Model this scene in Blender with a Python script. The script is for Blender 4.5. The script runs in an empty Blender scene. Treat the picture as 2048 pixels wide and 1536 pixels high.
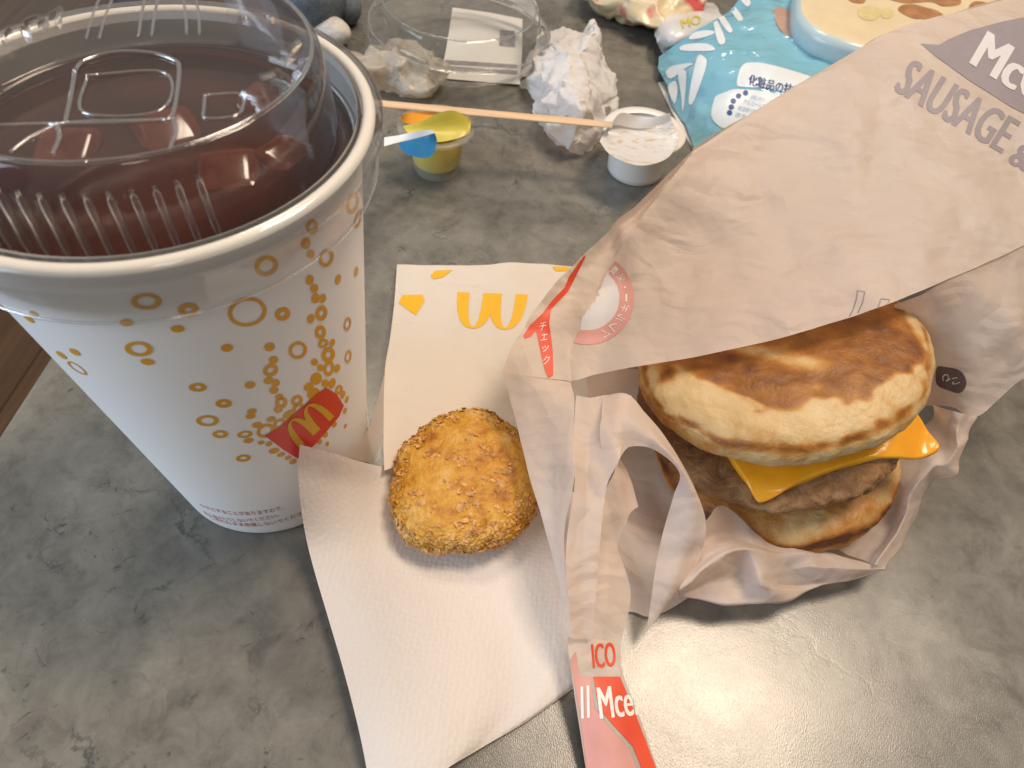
import bpy, bmesh, math, random
import numpy as np
from mathutils import Vector, Matrix, noise
from mathutils.bvhtree import BVHTree

random.seed(7)
S = 0.01                                    # everything below is measured in centimetres
SC = bpy.context.scene
COL = SC.collection
R = math.radians

# ------------------------------------------------------------------ camera
F, TH, ROLL, CH = 1370.48, R(52.912), R(6.595), 21.153   # focal length in photo pixels, pitch, roll, height (cm)
FW = np.array([0, math.cos(TH), -math.sin(TH)])
_r0 = np.array([1.0, 0, 0]); _u0 = np.cross(_r0, FW)
RT = math.cos(ROLL) * _r0 + math.sin(ROLL) * _u0
UP = -math.sin(ROLL) * _r0 + math.cos(ROLL) * _u0
CAM = np.array([0, 0, CH])
cd = bpy.data.cameras.new('camera'); cam = bpy.data.objects.new('camera', cd); COL.objects.link(cam)
cd.sensor_width = 36; cd.lens = F / 2048 * 36
cd.clip_start = 0.005; cd.clip_end = 50
cd.dof.use_dof = True; cd.dof.focus_distance = 0.205; cd.dof.aperture_fstop = 24
cam.matrix_world = Matrix(((RT[0], UP[0], -FW[0], 0), (RT[1], UP[1], -FW[1], 0), (RT[2], UP[2], -FW[2], CH * S), (0, 0, 0, 1)))
SC.camera = cam

# ------------------------------------------------------------------ light
w = bpy.data.worlds.new('World'); SC.world = w; w.use_nodes = True
bg = w.node_tree.nodes['Background']; bg.inputs[0].default_value = (0.95, 0.90, 0.84, 1); bg.inputs[1].default_value = 0.28
def lamp(name, loc, target, sx, sy, power, col):
    l = bpy.data.lights.new(name, 'AREA'); l.shape = 'RECTANGLE'; l.size = sx * S; l.size_y = sy * S
    l.energy = power; l.color = col
    o = bpy.data.objects.new(name, l); COL.objects.link(o)
    o.location = Vector(loc) * S
    o.rotation_euler = (Vector(target) - Vector(loc)).to_track_quat('-Z', 'Y').to_euler()
lamp('ceiling_lamp', (62, 54, 190), (5, 15, 0), 55, 55, 36, (1.0, 0.80, 0.60))
lamp('ceiling_lamp', (-30, 120, 200), (0, 15, 0), 40, 40, 15, (1.0, 0.84, 0.66))
lamp('ceiling_lamp', (20, -110, 200), (0, 15, 0), 40, 40, 5, (1.0, 0.86, 0.70))  # unseen downlight behind the camera, added for fill and sparkle
lamp('window_light', (-170, -60, 75), (-5, 15, 3), 130, 120, 36, (0.66, 0.82, 1.0))
SC.view_settings.view_transform = 'Standard'; SC.view_settings.look = 'None'
SC.view_settings.exposure = -0.17; SC.view_settings.gamma = 1
SC.render.engine = 'CYCLES'
SC.cycles.max_bounces = 14; SC.cycles.transparent_max_bounces = 24; SC.cycles.transmission_bounces = 8
SC.cycles.use_denoising = True
SC.cycles.caustics_reflective = False; SC.cycles.caustics_refractive = False

# ------------------------------------------------------------------ helpers
def ray(px, py):
    return FW + RT * (px - 1024) / F + UP * (768 - py) / F
def at(px, py, z):
    """photo pixel seen at height z (cm) -> point of the table space"""
    d = ray(px, py); return CAM + d * ((z - CH) / d[2])
def link(o, parent=None):
    COL.objects.link(o)
    if parent is not None: o.parent = parent
    return o
def tag(o, label, cat, group=None, kind=None):
    if label: o['label'] = label
    if cat: o['category'] = cat
    if group: o['group'] = group
    if kind: o['kind'] = kind
    return o
def thing(name, loc, label, cat, group=None):
    o = bpy.data.objects.new(name, None); o.empty_display_size = 0.01; o.location = Vector(loc) * S
    COL.objects.link(o); return tag(o, label, cat, group)
def mesh(name, verts, faces, mat, parent=None, smooth=True, attr=None):
    me = bpy.data.meshes.new(name)
    off = Vector((0, 0, 0))
    p = parent
    while p is not None:
        off += Vector(p.location); p = p.parent
    V = np.asarray(verts, float) * S - np.array(off)
    me.from_pydata(V.tolist(), [], [list(f) for f in faces])
    me.validate(); me.update()
    if smooth: me.shade_smooth()
    if mat: me.materials.append(mat)
    if attr is not None:
        for k, vals in attr.items():
            a = me.attributes.new(k, 'FLOAT', 'POINT'); a.data.foreach_set('value', np.asarray(vals, np.float32))
    o = bpy.data.objects.new(name, me)
    return link(o, parent)
def bvh(verts, faces):
    return BVHTree.FromPolygons([Vector(v) for v in verts], [list(f) for f in faces])
def grid_faces(n, m, wrap=False):
    f = []
    for i in range(n - 1):
        for j in range(m if wrap else m - 1):
            k = (j + 1) % m
            f.append((i * m + j, i * m + k, (i + 1) * m + k, (i + 1) * m + j))
    return f
def cr(P, n):
    """Catmull-Rom through the rows of P (axis 0), n samples per span"""
    P = np.asarray(P, float); k = len(P)
    if k == 2:
        t = np.linspace(0, 1, n + 1).reshape((-1,) + (1,) * (P.ndim - 1)); return P[0] * (1 - t) + P[1] * t
    E = np.concatenate([[2 * P[0] - P[1]], P, [2 * P[-1] - P[-2]]])
    out = []
    for i in range(k - 1):
        a, b, c, d = E[i:i + 4]
        for t in np.arange(n) / n:
            out.append(0.5 * (2 * b + (c - a) * t + (2 * a - 5 * b + 4 * c - d) * t * t + (3 * b - a - 3 * c + d) * t ** 3))
    out.append(P[-1]); return np.array(out)
def facet(p, s):
    d, _ = noise.voronoi(Vector(p) * s); return d[0]
def crumple(V, amp, s, seed=0.0, fine=0.25):
    """crumpled-paper displacement that depends on position only, so sheets that meet stay joined"""
    if amp == 0: return V
    W = V.copy()
    for i, p in enumerate(V):
        for a in range(3):
            q = (p[0] + seed + a * 31.7, p[1] + a * 17.3, p[2] * 1.0 + a * 11.1)
            W[i, a] += amp * ((facet(q, s) - 0.45) + fine * (facet(q, s * 2.7) - 0.45))
    return W
_rc = random.Random(21); CREASES = []
for _k in range(46):
    _p = np.array([_rc.uniform(1, 16), _rc.uniform(5, 24), _rc.uniform(0, 7)]); _a = _rc.uniform(0, 6.283)
    CREASES.append((_p, np.array([math.cos(_a), math.sin(_a), _rc.uniform(-.5, .5)]), np.array([_rc.uniform(-.6, .6), _rc.uniform(-.9, .2), _rc.uniform(.3, 1)]), _rc.uniform(0.35, 1.0), _rc.uniform(2.0, 4.5), _rc.choice((-1, 1)) * _rc.uniform(0.5, 1)))
def creases(V, amp):
    """straight sharp fold ridges; position-based like crumple()"""
    W = V.copy()
    for p, n, d, wd, ln, a in CREASES:
        n = n / np.linalg.norm(n); q = V - p; dist = np.abs(q @ n); rad = np.linalg.norm(q - np.outer(q @ n, n), axis=1)
        k = np.clip(1 - dist / wd, 0, 1) * np.clip(1.4 - rad / ln, 0, 1) * amp * a
        W += k[:, None] * d
    return W
PATCH = {}
def patch(name, rows, mat, parent, ku=8, kv=8, amp=0.06, s=0.45, seed=0.0, key=None, zmin=None, fold=0.0, lin=False):
    P = np.array([[at(*q) for q in r] for r in rows])
    G = np.concatenate([cr(P[i:i + 2], ku)[(1 if i else 0):] for i in range(len(P) - 1)]) if lin else cr(P, ku)
    G = np.swapaxes(cr(np.swapaxes(G, 0, 1), kv), 0, 1)
    n, m = G.shape[:2]
    V = crumple(G.reshape(-1, 3), amp, s, seed)
    if fold: V = creases(V, fold)
    if zmin is not None: V[:, 2] = np.maximum(V[:, 2], zmin)
    fs = grid_faces(n, m)
    o = mesh(name, V, fs, mat, parent)
    PATCH[key or name] = (V, fs, bvh(V, fs))
    return o
def lathe(prof, c, seg=96, arc=None, mod=None):
    """prof: list of (r, z) ; c: centre (x, y, z0)"""
    V = []; 
    for r, z in prof:
        for j in range(seg):
            a = 2 * math.pi * j / seg
            rr = r if mod is None else mod(r, z, a)
            V.append((c[0] + rr * math.cos(a), c[1] + rr * math.sin(a), c[2] + z))
    return np.array(V), grid_faces(len(prof), seg, True)
def fan(V, F, idx, rev=False):
    """close a ring of vertex indices with a centre point"""
    V = np.vstack([V, V[idx].mean(0)]); c = len(V) - 1; F = list(F)
    for a, b in zip(idx, idx[1:] + idx[:1]): F.append((b, a, c) if rev else (a, b, c))
    return V, F
def tube(path, r, n=8, cap=True, flat=1.0):
    P = np.array(path, float); V = []; 
    for i in range(len(P)):
        t = P[min(i + 1, len(P) - 1)] - P[max(i - 1, 0)]; t = t / (np.linalg.norm(t) + 1e-9)
        a = np.cross(t, (0, 0, 1.0)); 
        if np.linalg.norm(a) < 1e-3: a = np.array([1.0, 0, 0])
        a /= np.linalg.norm(a); b = np.cross(a, t)
        rr = r[i] if hasattr(r, '__len__') else r
        for k in range(n):
            g = 2 * math.pi * k / n
            V.append(P[i] + rr * (math.cos(g) * a + flat * math.sin(g) * b))
    V = np.array(V); Fc = grid_faces(len(P), n, True)
    if cap:
        V, Fc = fan(V, Fc, list(range(n))); V, Fc = fan(V, Fc, [len(P) * n - n + k for k in range(n)], True)
    return V, Fc
def merge(parts):
    Vs, Fs, o = [], [], 0
    for v, f in parts:
        Vs.append(np.asarray(v)); Fs += [tuple(i + o for i in q) for q in f]; o += len(v)
    return np.vstack(Vs), Fs

# ---- materials
def M(name):
    m = bpy.data.materials.new(name); m.use_nodes = True
    nt = m.node_tree; b = nt.nodes['Principled BSDF']; return m, nt, b
def nd(nt, t, **k):
    n = nt.nodes.new(t)
    for a, v in k.items():
        if a.startswith('i_'):
            key = a[2:]; key = int(key) if key.isdigit() else key.replace('_', ' ')
            n.inputs[key].default_value = v
        else: setattr(n, a, v)
    return n
def ramp(nt, src, stops, interp='LINEAR'):
    r = nt.nodes.new('ShaderNodeValToRGB'); e = r.color_ramp.elements; r.color_ramp.interpolation = interp
    while len(e) < len(stops): e.new(0.5)
    for x, (p, c) in zip(e, stops):
        x.position = p; x.color = (c, c, c, 1) if not hasattr(c, '__len__') else tuple(c) + (1,)
    if src is not None: nt.links.new(src, r.inputs[0])
    return r
def tex(nt, scale, detail=6, rough=0.55, dist=0.0, coord='Object'):
    tc = nt.nodes.new('ShaderNodeTexCoord'); n = nd(nt, 'ShaderNodeTexNoise', i_Scale=scale, i_Detail=detail, i_Roughness=rough, i_Distortion=dist)
    nt.links.new(tc.outputs[coord], n.inputs['Vector']); return n.outputs['Fac']
def mixc(nt, fac, a, b, mode='MIX'):
    m = nt.nodes.new('ShaderNodeMix'); m.data_type = 'RGBA'; m.blend_type = mode
    for k, v in ((0, fac), (6, a), (7, b)):
        if hasattr(v, 'is_linked'): nt.links.new(v, m.inputs[k])
        elif hasattr(v, '__len__'): m.inputs[k].default_value = tuple(v) + (1,)
        else: m.inputs[k].default_value = v
    return m.outputs[2]
def bump(nt, b, src, strength=0.3, dist=0.001, prev=None):
    u = nd(nt, 'ShaderNodeBump', i_Strength=strength, i_Distance=dist); nt.links.new(src, u.inputs['Height'])
    if prev is not None: nt.links.new(prev, u.inputs['Normal'])
    if b is not None: nt.links.new(u.outputs[0], b.inputs['Normal'])
    return u.outputs[0]
def plain(name, col, rough=0.5, var=0.12, scale=60, bmp=0.0, spec=0.5, metal=0.0, trans=None):
    m, nt, b = M(name)
    n = tex(nt, scale)
    r = ramp(nt, n, [(0.3, tuple(c * (1 - var) for c in col)), (0.7, tuple(min(1, c * (1 + var)) for c in col))])
    nt.links.new(r.outputs[0], b.inputs['Base Color'])
    b.inputs['Roughness'].default_value = rough; b.inputs['Specular IOR Level'].default_value = spec; b.inputs['Metallic'].default_value = metal
    if bmp: bump(nt, b, tex(nt, scale * 4), bmp, 0.0006)
    return m
def fold_bump(nt, strength, prev=None, dist=0.004, waves=((55, 0), (85, 1), (120, 2), (190, 3), (300, 4), (430, 5))):
    """crumpled-sheet relief: plane waves folded at sharp lines, warped and gated by noise"""
    L = nt.links.new; tc = nt.nodes.new('ShaderNodeTexCoord'); rr = random.Random(5); total = None
    wn = nd(nt, 'ShaderNodeTexNoise', i_Scale=38, i_Detail=3); L(tc.outputs['Object'], wn.inputs['Vector'])
    wa = nd(nt, 'ShaderNodeVectorMath', operation='MULTIPLY_ADD'); wa.inputs[1].default_value = (0.022,) * 3; L(wn.outputs['Color'], wa.inputs[0]); L(tc.outputs['Object'], wa.inputs[2])
    for f, k in waves:
        d = Vector((rr.uniform(-1, 1), rr.uniform(-1, 1), rr.uniform(-1, 1))).normalized() * f
        dt = nd(nt, 'ShaderNodeVectorMath', operation='DOT_PRODUCT'); L(wa.outputs[0], dt.inputs[0]); dt.inputs[1].default_value = d
        pp = nd(nt, 'ShaderNodeMath', operation='PINGPONG'); L(dt.outputs['Value'], pp.inputs[0]); pp.inputs[1].default_value = 1.0
        gn = nd(nt, 'ShaderNodeTexNoise', i_Scale=26 + 9 * k, i_Detail=1); mp = nd(nt, 'ShaderNodeMapping'); mp.inputs['Location'].default_value = (k * 3.7, k * 1.3, k); L(tc.outputs['Object'], mp.inputs[0]); L(mp.outputs[0], gn.inputs['Vector'])
        g = ramp(nt, gn.outputs['Fac'], [(0.42, 0.0), (0.62, 1.0)])
        m1 = nd(nt, 'ShaderNodeMath', operation='MULTIPLY'); L(pp.outputs[0], m1.inputs[0]); L(g.outputs[0], m1.inputs[1])
        m2 = nd(nt, 'ShaderNodeMath', operation='MULTIPLY'); L(m1.outputs[0], m2.inputs[0]); m2.inputs[1].default_value = 55.0 / f
        if total is None: total = m2.outputs[0]
        else:
            ad = nd(nt, 'ShaderNodeMath', operation='ADD'); L(total, ad.inputs[0]); L(m2.outputs[0], ad.inputs[1]); total = ad.outputs[0]
    return bump(nt, None, total, strength, dist, prev)
def paper(name, col, translucent=0.35, clear=0.0, rough=0.55, grain=0.25, scale=900, blot=0.06, quilt=0.0, sheen=0.3, crease=0.0):
    m, nt, b = M(name); L = nt.links.new
    blots = tex(nt, 45, 5, 0.6)
    cr_ = ramp(nt, blots, [(0.25, tuple(c * (1 - blot) for c in col)), (0.75, tuple(min(1, c * (1 + blot)) for c in col))])
    L(cr_.outputs[0], b.inputs['Base Color']); b.inputs['Roughness'].default_value = rough; b.inputs['Specular IOR Level'].default_value = sheen
    nrm = bump(nt, None, tex(nt, scale, 4), grain, 0.0003)
    if quilt:
        tc = nt.nodes.new('ShaderNodeTexCoord'); v = nd(nt, 'ShaderNodeTexVoronoi', i_Scale=620, i_Randomness=0.5)
        L(tc.outputs['Object'], v.inputs['Vector']); nrm = bump(nt, None, v.outputs['Distance'], quilt, 0.0006, nrm)
    if crease:
        nrm = fold_bump(nt, crease, nrm)
    L(nrm, b.inputs['Normal'])
    out = nt.nodes['Material Output']; sh = b.outputs[0]
    if translucent:
        t = nt.nodes.new('ShaderNodeBsdfTranslucent'); tint = mixc(nt, 1.0, cr_.outputs[0], (1.0, 0.83, 0.65), 'MULTIPLY'); L(tint, t.inputs['Color']); L(nrm, t.inputs['Normal'])
        x = nt.nodes.new('ShaderNodeMixShader'); x.inputs[0].default_value = translucent; L(sh, x.inputs[1]); L(t.outputs[0], x.inputs[2]); sh = x.outputs[0]
    if clear:
        t = nt.nodes.new('ShaderNodeBsdfTransparent'); x = nt.nodes.new('ShaderNodeMixShader'); x.inputs[0].default_value = clear
        L(sh, x.inputs[1]); L(t.outputs[0], x.inputs[2]); sh = x.outputs[0]
    L(sh, out.inputs['Surface']); return m
def clear_plastic(name, tint=(0.96, 0.96, 0.95), refl=0.9, bmp=0.15, haze=0.03, bscale=60):
    m, nt, b = M(name); L = nt.links.new; nt.nodes.remove(b)
    t = nt.nodes.new('ShaderNodeBsdfTransparent'); t.inputs[0].default_value = tint + (1,)
    g = nt.nodes.new('ShaderNodeBsdfGlossy'); g.inputs['Roughness'].default_value = 0.06; g.inputs['Color'].default_value = (refl, refl, refl, 1)
    d = nt.nodes.new('ShaderNodeBsdfDiffuse'); d.inputs[0].default_value = (0.8, 0.8, 0.8, 1)
    nrm = bump(nt, None, tex(nt, bscale, 3), bmp, 0.003); L(nrm, g.inputs['Normal'])
    f = nt.nodes.new('ShaderNodeFresnel'); f.inputs['IOR'].default_value = 1.38; L(nrm, f.inputs['Normal'])
    mul = nd(nt, 'ShaderNodeMath', operation='MULTIPLY_ADD'); L(f.outputs[0], mul.inputs[0]); mul.inputs[1].default_value = 0.8; mul.inputs[2].default_value = 0.015; mul.use_clamp = True
    x = nt.nodes.new('ShaderNodeMixShader'); L(mul.outputs[0], x.inputs[0]); L(t.outputs[0], x.inputs[1]); L(g.outputs[0], x.inputs[2])
    y = nt.nodes.new('ShaderNodeMixShader'); y.inputs[0].default_value = haze; L(x.outputs[0], y.inputs[1]); L(d.outputs[0], y.inputs[2])
    L(y.outputs[0], nt.nodes['Material Output'].inputs['Surface']); return m

# ---- print: flat lettering and marks laid onto a sheet
def text2d(body, res=3):
    c = bpy.data.curves.new('t', 'FONT'); c.body = body; c.resolution_u = res
    o = bpy.data.objects.new('t', c); COL.objects.link(o)
    dg = bpy.context.evaluated_depsgraph_get(); dg.update()
    me = o.evaluated_get(dg).to_mesh()
    bm = bmesh.new(); bm.from_mesh(me); bmesh.ops.triangulate(bm, faces=bm.faces[:])
    V = np.array([v.co[:2] for v in bm.verts]); Fc = [tuple(v.index for v in f.verts) for f in bm.faces]
    bm.free(); o.evaluated_get(dg).to_mesh_clear(); bpy.data.objects.remove(o); bpy.data.curves.remove(c)
    return V, Fc
def text_norm(body, bold=0.0):
    V, Fc = text2d(body); lo, hi = V.min(0), V.max(0)
    return (V - lo) / (hi - lo), Fc
def refine(V, Fc, maxlen, it=5):
    bm = bmesh.new(); vs = [bm.verts.new((v[0], v[1], 0)) for v in V]
    for f in Fc:
        try: bm.faces.new([vs[i] for i in f])
        except ValueError: pass
    for _ in range(it):
        es = [e for e in bm.edges if e.calc_length() > maxlen]
        if not es: break
        bmesh.ops.subdivide_edges(bm, edges=es, cuts=1, use_grid_fill=False)
        bmesh.ops.triangulate(bm, faces=[f for f in bm.faces if len(f.verts) > 3])
    bm.verts.index_update()
    V = np.array([v.co[:2] for v in bm.verts]); Fc = [tuple(v.index for v in f.verts) for f in bm.faces]; bm.free()
    return V, Fc
def lay(V, Fc, tree, off=0.025, maxpx=14):
    """photo-plane outline (pixels) -> projected once onto the sheet itself"""
    V, Fc = refine(np.asarray(V, float), Fc, maxpx)
    out = []; ok = []
    o = Vector(CAM)
    for x, y in V:
        d = Vector(ray(x, y)).normalized(); h = tree.ray_cast(o, d)
        if h[0] is None: out.append((0, 0, 0)); ok.append(False); continue
        n = h[1]; n = n if n.dot(d) < 0 else -n
        out.append(tuple(h[0] + n * off)); ok.append(True)
    Fc = [f for f in Fc if all(ok[i] for i in f)]
    out = np.array(out)
    Fc = [f for f in Fc if max(np.linalg.norm(out[f[0]] - out[f[1]]), np.linalg.norm(out[f[1]] - out[f[2]])) < 1.6]
    used = sorted({i for f in Fc for i in f}); mp = {i: k for k, i in enumerate(used)}
    return out[used], [tuple(mp[i] for i in f) for f in Fc]
def affine(V, O, U, W):
    V = np.asarray(V); return np.array(O) + V[:, :1] * np.array(U) + V[:, 1:2] * np.array(W)
def poly2d(pts):
    bm = bmesh.new(); f = bm.faces.new([bm.verts.new((x, y, 0)) for x, y in pts])
    bmesh.ops.triangulate(bm, faces=[f]); bm.verts.index_update()
    V = np.array([v.co[:2] for v in bm.verts]); Fc = [tuple(v.index for v in q.verts) for q in bm.faces]; bm.free(); return V, Fc
def smoothpoly(pts, n=5):
    P = np.array(pts + pts[:1], float); E = np.concatenate([[pts[-1]], P, [pts[1]]]); out = []
    for i in range(len(pts)):
        a, b, c, d = E[i:i + 4]
        for t in np.arange(n) / n:
            out.append(0.5 * (2 * b + (c - a) * t + (2 * a - 5 * b + 4 * c - d) * t * t + (3 * b - a - 3 * c + d) * t ** 3))
    return poly2d([tuple(q) for q in out])
def ring2d(cx, cy, rx, ry, inner=0.0, ang=0.0, n=26):
    ca, sa = math.cos(R(ang)), math.sin(R(ang)); V = []; Fc = []
    for k in range(n):
        g = 2 * math.pi * k / n
        for s_ in (1, inner):
            x, y = rx * s_ * math.cos(g), ry * s_ * math.sin(g); V.append((cx + x * ca - y * sa, cy + x * sa + y * ca))
    if inner:
        for k in range(n):
            a, b = 2 * k, 2 * ((k + 1) % n); Fc += [(a, b, b + 1), (a, b + 1, a + 1)]
        return np.array(V), Fc
    V = np.array(V)[::2]; V = np.vstack([V, [(cx, cy)]])
    return V, [(k, (k + 1) % n, n) for k in range(n)]
def arches2d(th=0.085, n=16):
    """the double-arch letter in the unit square"""
    V, Fc = [], []
    for c in (0.27, 0.73):
        base = len(V)
        for i in range(n + 1):
            u = -1 + 2 * i / n
            sgn = 1 if u > 0 else -1; a = abs(u)
            ox = c + sgn * (1 - (1 - a) ** 1.9) * 0.27 ; ix = c + sgn * (1 - (1 - a) ** 1.9) * (0.27 - 2 * th * 0.85)
            y = 1 - a ** 2.0
            V += [(ox, y), (ix, max(0, y - (0.06 if a < 0.97 else 0)) if a < 0.97 else 0)]
        for i in range(n):
            a = base + 2 * i; Fc += [(a, a + 2, a + 3), (a, a + 3, a + 1)]
    return np.array(V), Fc

# ------------------------------------------------------------------ materials
def table_mat():
    m, nt, b = M('stone_laminate'); L = nt.links.new
    big = tex(nt, 9, 8, 0.62, 0.6); mid = tex(nt, 34, 10, 0.68, 0.9); fine = tex(nt, 420, 4, 0.6)
    c1 = ramp(nt, big, [(0.32, (0.108, 0.104, 0.094)), (0.5, (0.178, 0.171, 0.151)), (0.68, (0.252, 0.242, 0.210))])
    c2 = ramp(nt, mid, [(0.30, (0.28,) * 3), (0.43, (0.46,) * 3), (0.6, (0.54,) * 3), (0.75, (0.66,) * 3)])
    c = mixc(nt, 0.75, c1.outputs[0], c2.outputs[0], 'OVERLAY')
    # dark chips with pale lips
    tc = nt.nodes.new('ShaderNodeTexCoord')
    def chips(scale, lo, hi, seedscale, mlo, mhi):
        n = nd(nt, 'ShaderNodeTexNoise', i_Scale=scale, i_Detail=5, i_Roughness=0.62, i_Distortion=1.4); L(tc.outputs['Object'], n.inputs['Vector'])
        r = ramp(nt, n.outputs['Fac'], [(lo, 1.0), (hi, 0.0)])
        g = nd(nt, 'ShaderNodeTexNoise', i_Scale=seedscale, i_Detail=2); 
        mp = nd(nt, 'ShaderNodeMapping'); mp.inputs['Location'].default_value = (3.1 + scale, 1.7, 0); L(tc.outputs['Object'], mp.inputs[0]); L(mp.outputs[0], g.inputs['Vector'])
        gm = ramp(nt, g.outputs['Fac'], [(mlo, 0.0), (mhi, 1.0)])
        mu = nd(nt, 'ShaderNodeMath', operation='MULTIPLY'); L(r.outputs[0], mu.inputs[0]); L(gm.outputs[0], mu.inputs[1]); return mu.outputs[0]
    # the printed stone is rough and cracked towards one end and nearly plain at the other
    sep = nd(nt, 'ShaderNodeSeparateXYZ'); L(tc.outputs['Object'], sep.inputs[0])
    rough_shaded_end = nd(nt, 'ShaderNodeMapRange'); L(sep.outputs[0], rough_shaded_end.inputs[0]); rough_shaded_end.inputs[1].default_value = 0.05; rough_shaded_end.inputs[2].default_value = -0.03; rough_shaded_end.inputs[3].default_value = 0.12; rough_shaded_end.inputs[4].default_value = 1.0
    ch1 = chips(60, 0.30, 0.42, 16, 0.48, 0.64); ch2 = chips(150, 0.32, 0.40, 30, 0.46, 0.60)
    mx0 = nd(nt, 'ShaderNodeMath', operation='MAXIMUM'); L(ch1, mx0.inputs[0]); L(ch2, mx0.inputs[1])
    mx = nd(nt, 'ShaderNodeMath', operation='MULTIPLY'); L(mx0.outputs[0], mx.inputs[0]); L(rough_shaded_end.outputs[0], mx.inputs[1])
    c = mixc(nt, mx.outputs[0], c, (0.055, 0.054, 0.054))
    # cracks with pale raised lips
    wn = nd(nt, 'ShaderNodeTexNoise', i_Scale=30, i_Detail=6, i_Roughness=0.65); L(tc.outputs['Object'], wn.inputs['Vector'])
    wa = nd(nt, 'ShaderNodeVectorMath', operation='MULTIPLY_ADD'); wa.inputs[1].default_value = (0.05, 0.05, 0.05); L(wn.outputs['Color'], wa.inputs[0]); L(tc.outputs['Object'], wa.inputs[2])
    vo = nd(nt, 'ShaderNodeTexVoronoi', i_Scale=26); vo.feature = 'DISTANCE_TO_EDGE'; L(wa.outputs[0], vo.inputs['Vector'])
    ck = ramp(nt, vo.outputs['Distance'], [(0.0, 1.0), (0.035, 0.0)]); lip = ramp(nt, vo.outputs['Distance'], [(0.02, 0.0), (0.06, 1.0), (0.16, 0.0)])
    gate = ramp(nt, tex(nt, 21, 3, 0.6), [(0.52, 0.0), (0.64, 1.0)])
    def mul(a, b_):
        q = nd(nt, 'ShaderNodeMath', operation='MULTIPLY'); L(a, q.inputs[0]); L(b_, q.inputs[1]); return q.outputs[0]
    g2 = mul(gate.outputs[0], rough_shaded_end.outputs[0]); crk = mul(ck.outputs[0], g2); lpf = mul(lip.outputs[0], g2)
    half = nd(nt, 'ShaderNodeMath', operation='MULTIPLY'); L(lpf, half.inputs[0]); half.inputs[1].default_value = 0.32
    c = mixc(nt, half.outputs[0], c, (0.27, 0.265, 0.245)); c = mixc(nt, crk, c, (0.075, 0.072, 0.068))
    blot = ramp(nt, tex(nt, 6.5, 5, 0.6, 0.3), [(0.35, 0.72), (0.65, 1.18)]); c = mixc(nt, 0.8, c, blot.outputs[0], 'MULTIPLY')
    sc3 = ramp(nt, tex(nt, 95, 8, 0.72, 0.5), [(0.34, 0.62), (0.5, 1.0), (0.68, 1.28)]); c = mixc(nt, 0.7, c, sc3.outputs[0], 'MULTIPLY')
    end_shade = ramp(nt, rough_shaded_end.outputs[0], [(0.12, 1.0), (1.0, 0.80)]); c = mixc(nt, 1.0, c, end_shade.outputs[0], 'MULTIPLY')  # cup shadow and lamp falloff painted in: colour darkens towards the cup's end
    L(c, b.inputs['Base Color'])
    rr = ramp(nt, mid, [(0.3, 0.22), (0.7, 0.30)]); L(rr.outputs[0], b.inputs['Roughness'])
    b.inputs['Specular IOR Level'].default_value = 0.75
    mpf = nd(nt, 'ShaderNodeMapping'); mpf.inputs['Scale'].default_value = (1.0, 0.45, 1); mpf.inputs['Rotation'].default_value = (0, 0, R(20)); L(tc.outputs['Object'], mpf.inputs[0])
    gr = nd(nt, 'ShaderNodeTexNoise', i_Scale=3300, i_Detail=2, i_Roughness=0.5); L(mpf.outputs[0], gr.inputs['Vector'])
    n1 = bump(nt, None, gr.outputs['Fac'], 0.30, 0.00014)
    inv = nd(nt, 'ShaderNodeMath', operation='SUBTRACT'); inv.inputs[0].default_value = 1; L(mx.outputs[0], inv.inputs[1])
    n2 = bump(nt, None, inv.outputs[0], 0.08, 0.0006, n1)
    rk = nd(nt, 'ShaderNodeMath', operation='MULTIPLY'); L(crk, rk.inputs[0]); rk.inputs[1].default_value = -1.0
    bump(nt, b, rk.outputs[0], 0.2, 0.0007, n2)
    return m
MAT = {}
MAT['table'] = table_mat()
MAT['cup'] = paper('cup_board', (0.87, 0.87, 0.88), 0.0, 0, 0.42, 0.08, 500, 0.01)
MAT['rim'] = paper('cup_rim_board', (0.87, 0.86, 0.83), 0.0, 0, 0.40, 0.05, 500, 0.02)
MAT['lid'] = clear_plastic('clear_lid_plastic', (0.98, 0.975, 0.97), 0.95, 0.12, 0.03, 45)
MAT['dome'] = clear_plastic('clear_dome_plastic', (0.93, 0.93, 0.91), 0.95, 0.25, 0.05, 70)
MAT['orange'] = plain('orange_ink', (0.72, 0.35, 0.012), 0.45, 0.06)
MAT['yellow'] = plain('yellow_ink', (0.72, 0.40, 0.008), 0.5, 0.05)
MAT['red'] = plain('red_ink', (0.72, 0.025, 0.014), 0.45, 0.06)
MAT['redtext'] = plain('dark_red_ink', (0.42, 0.05, 0.06), 0.5, 0.1)
MAT['wrap'] = paper('greaseproof_paper', (0.84, 0.735, 0.665), 0.42, 0.11, 0.46, 0.12, 700, 0.06, 0, 0.3, 0.42)
MAT['sleeve'] = paper('sleeve_paper', (0.80, 0.73, 0.65), 0.25, 0.0, 0.55, 0.22, 800, 0.025, 0, 0.25, 0.22)
MAT['napkin'] = paper('embossed_paper', (0.85, 0.79, 0.755), 0.25, 0.0, 0.6, 0.15, 800, 0.02, 0.28, 0.25)
MAT['gusset'] = paper('thin_paper', (0.76, 0.70, 0.64), 0.4, 0.28, 0.55, 0.2, 700, 0.03)
MAT['tissue'] = paper('tissue_paper', (0.90, 0.90, 0.91), 0.4, 0, 0.8, 0.35, 500, 0.02, 0.1, 0.1, 0.9)
MAT['film'] = paper('milky_film', (0.72, 0.69, 0.62), 0.45, 0.25, 0.3, 0.2, 200, 0.05, 0, 0.6, 0.6)
MAT['white_paper'] = paper('white_paper', (0.80, 0.79, 0.78), 0.15, 0, 0.55, 0.1, 600, 0.02)

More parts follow.
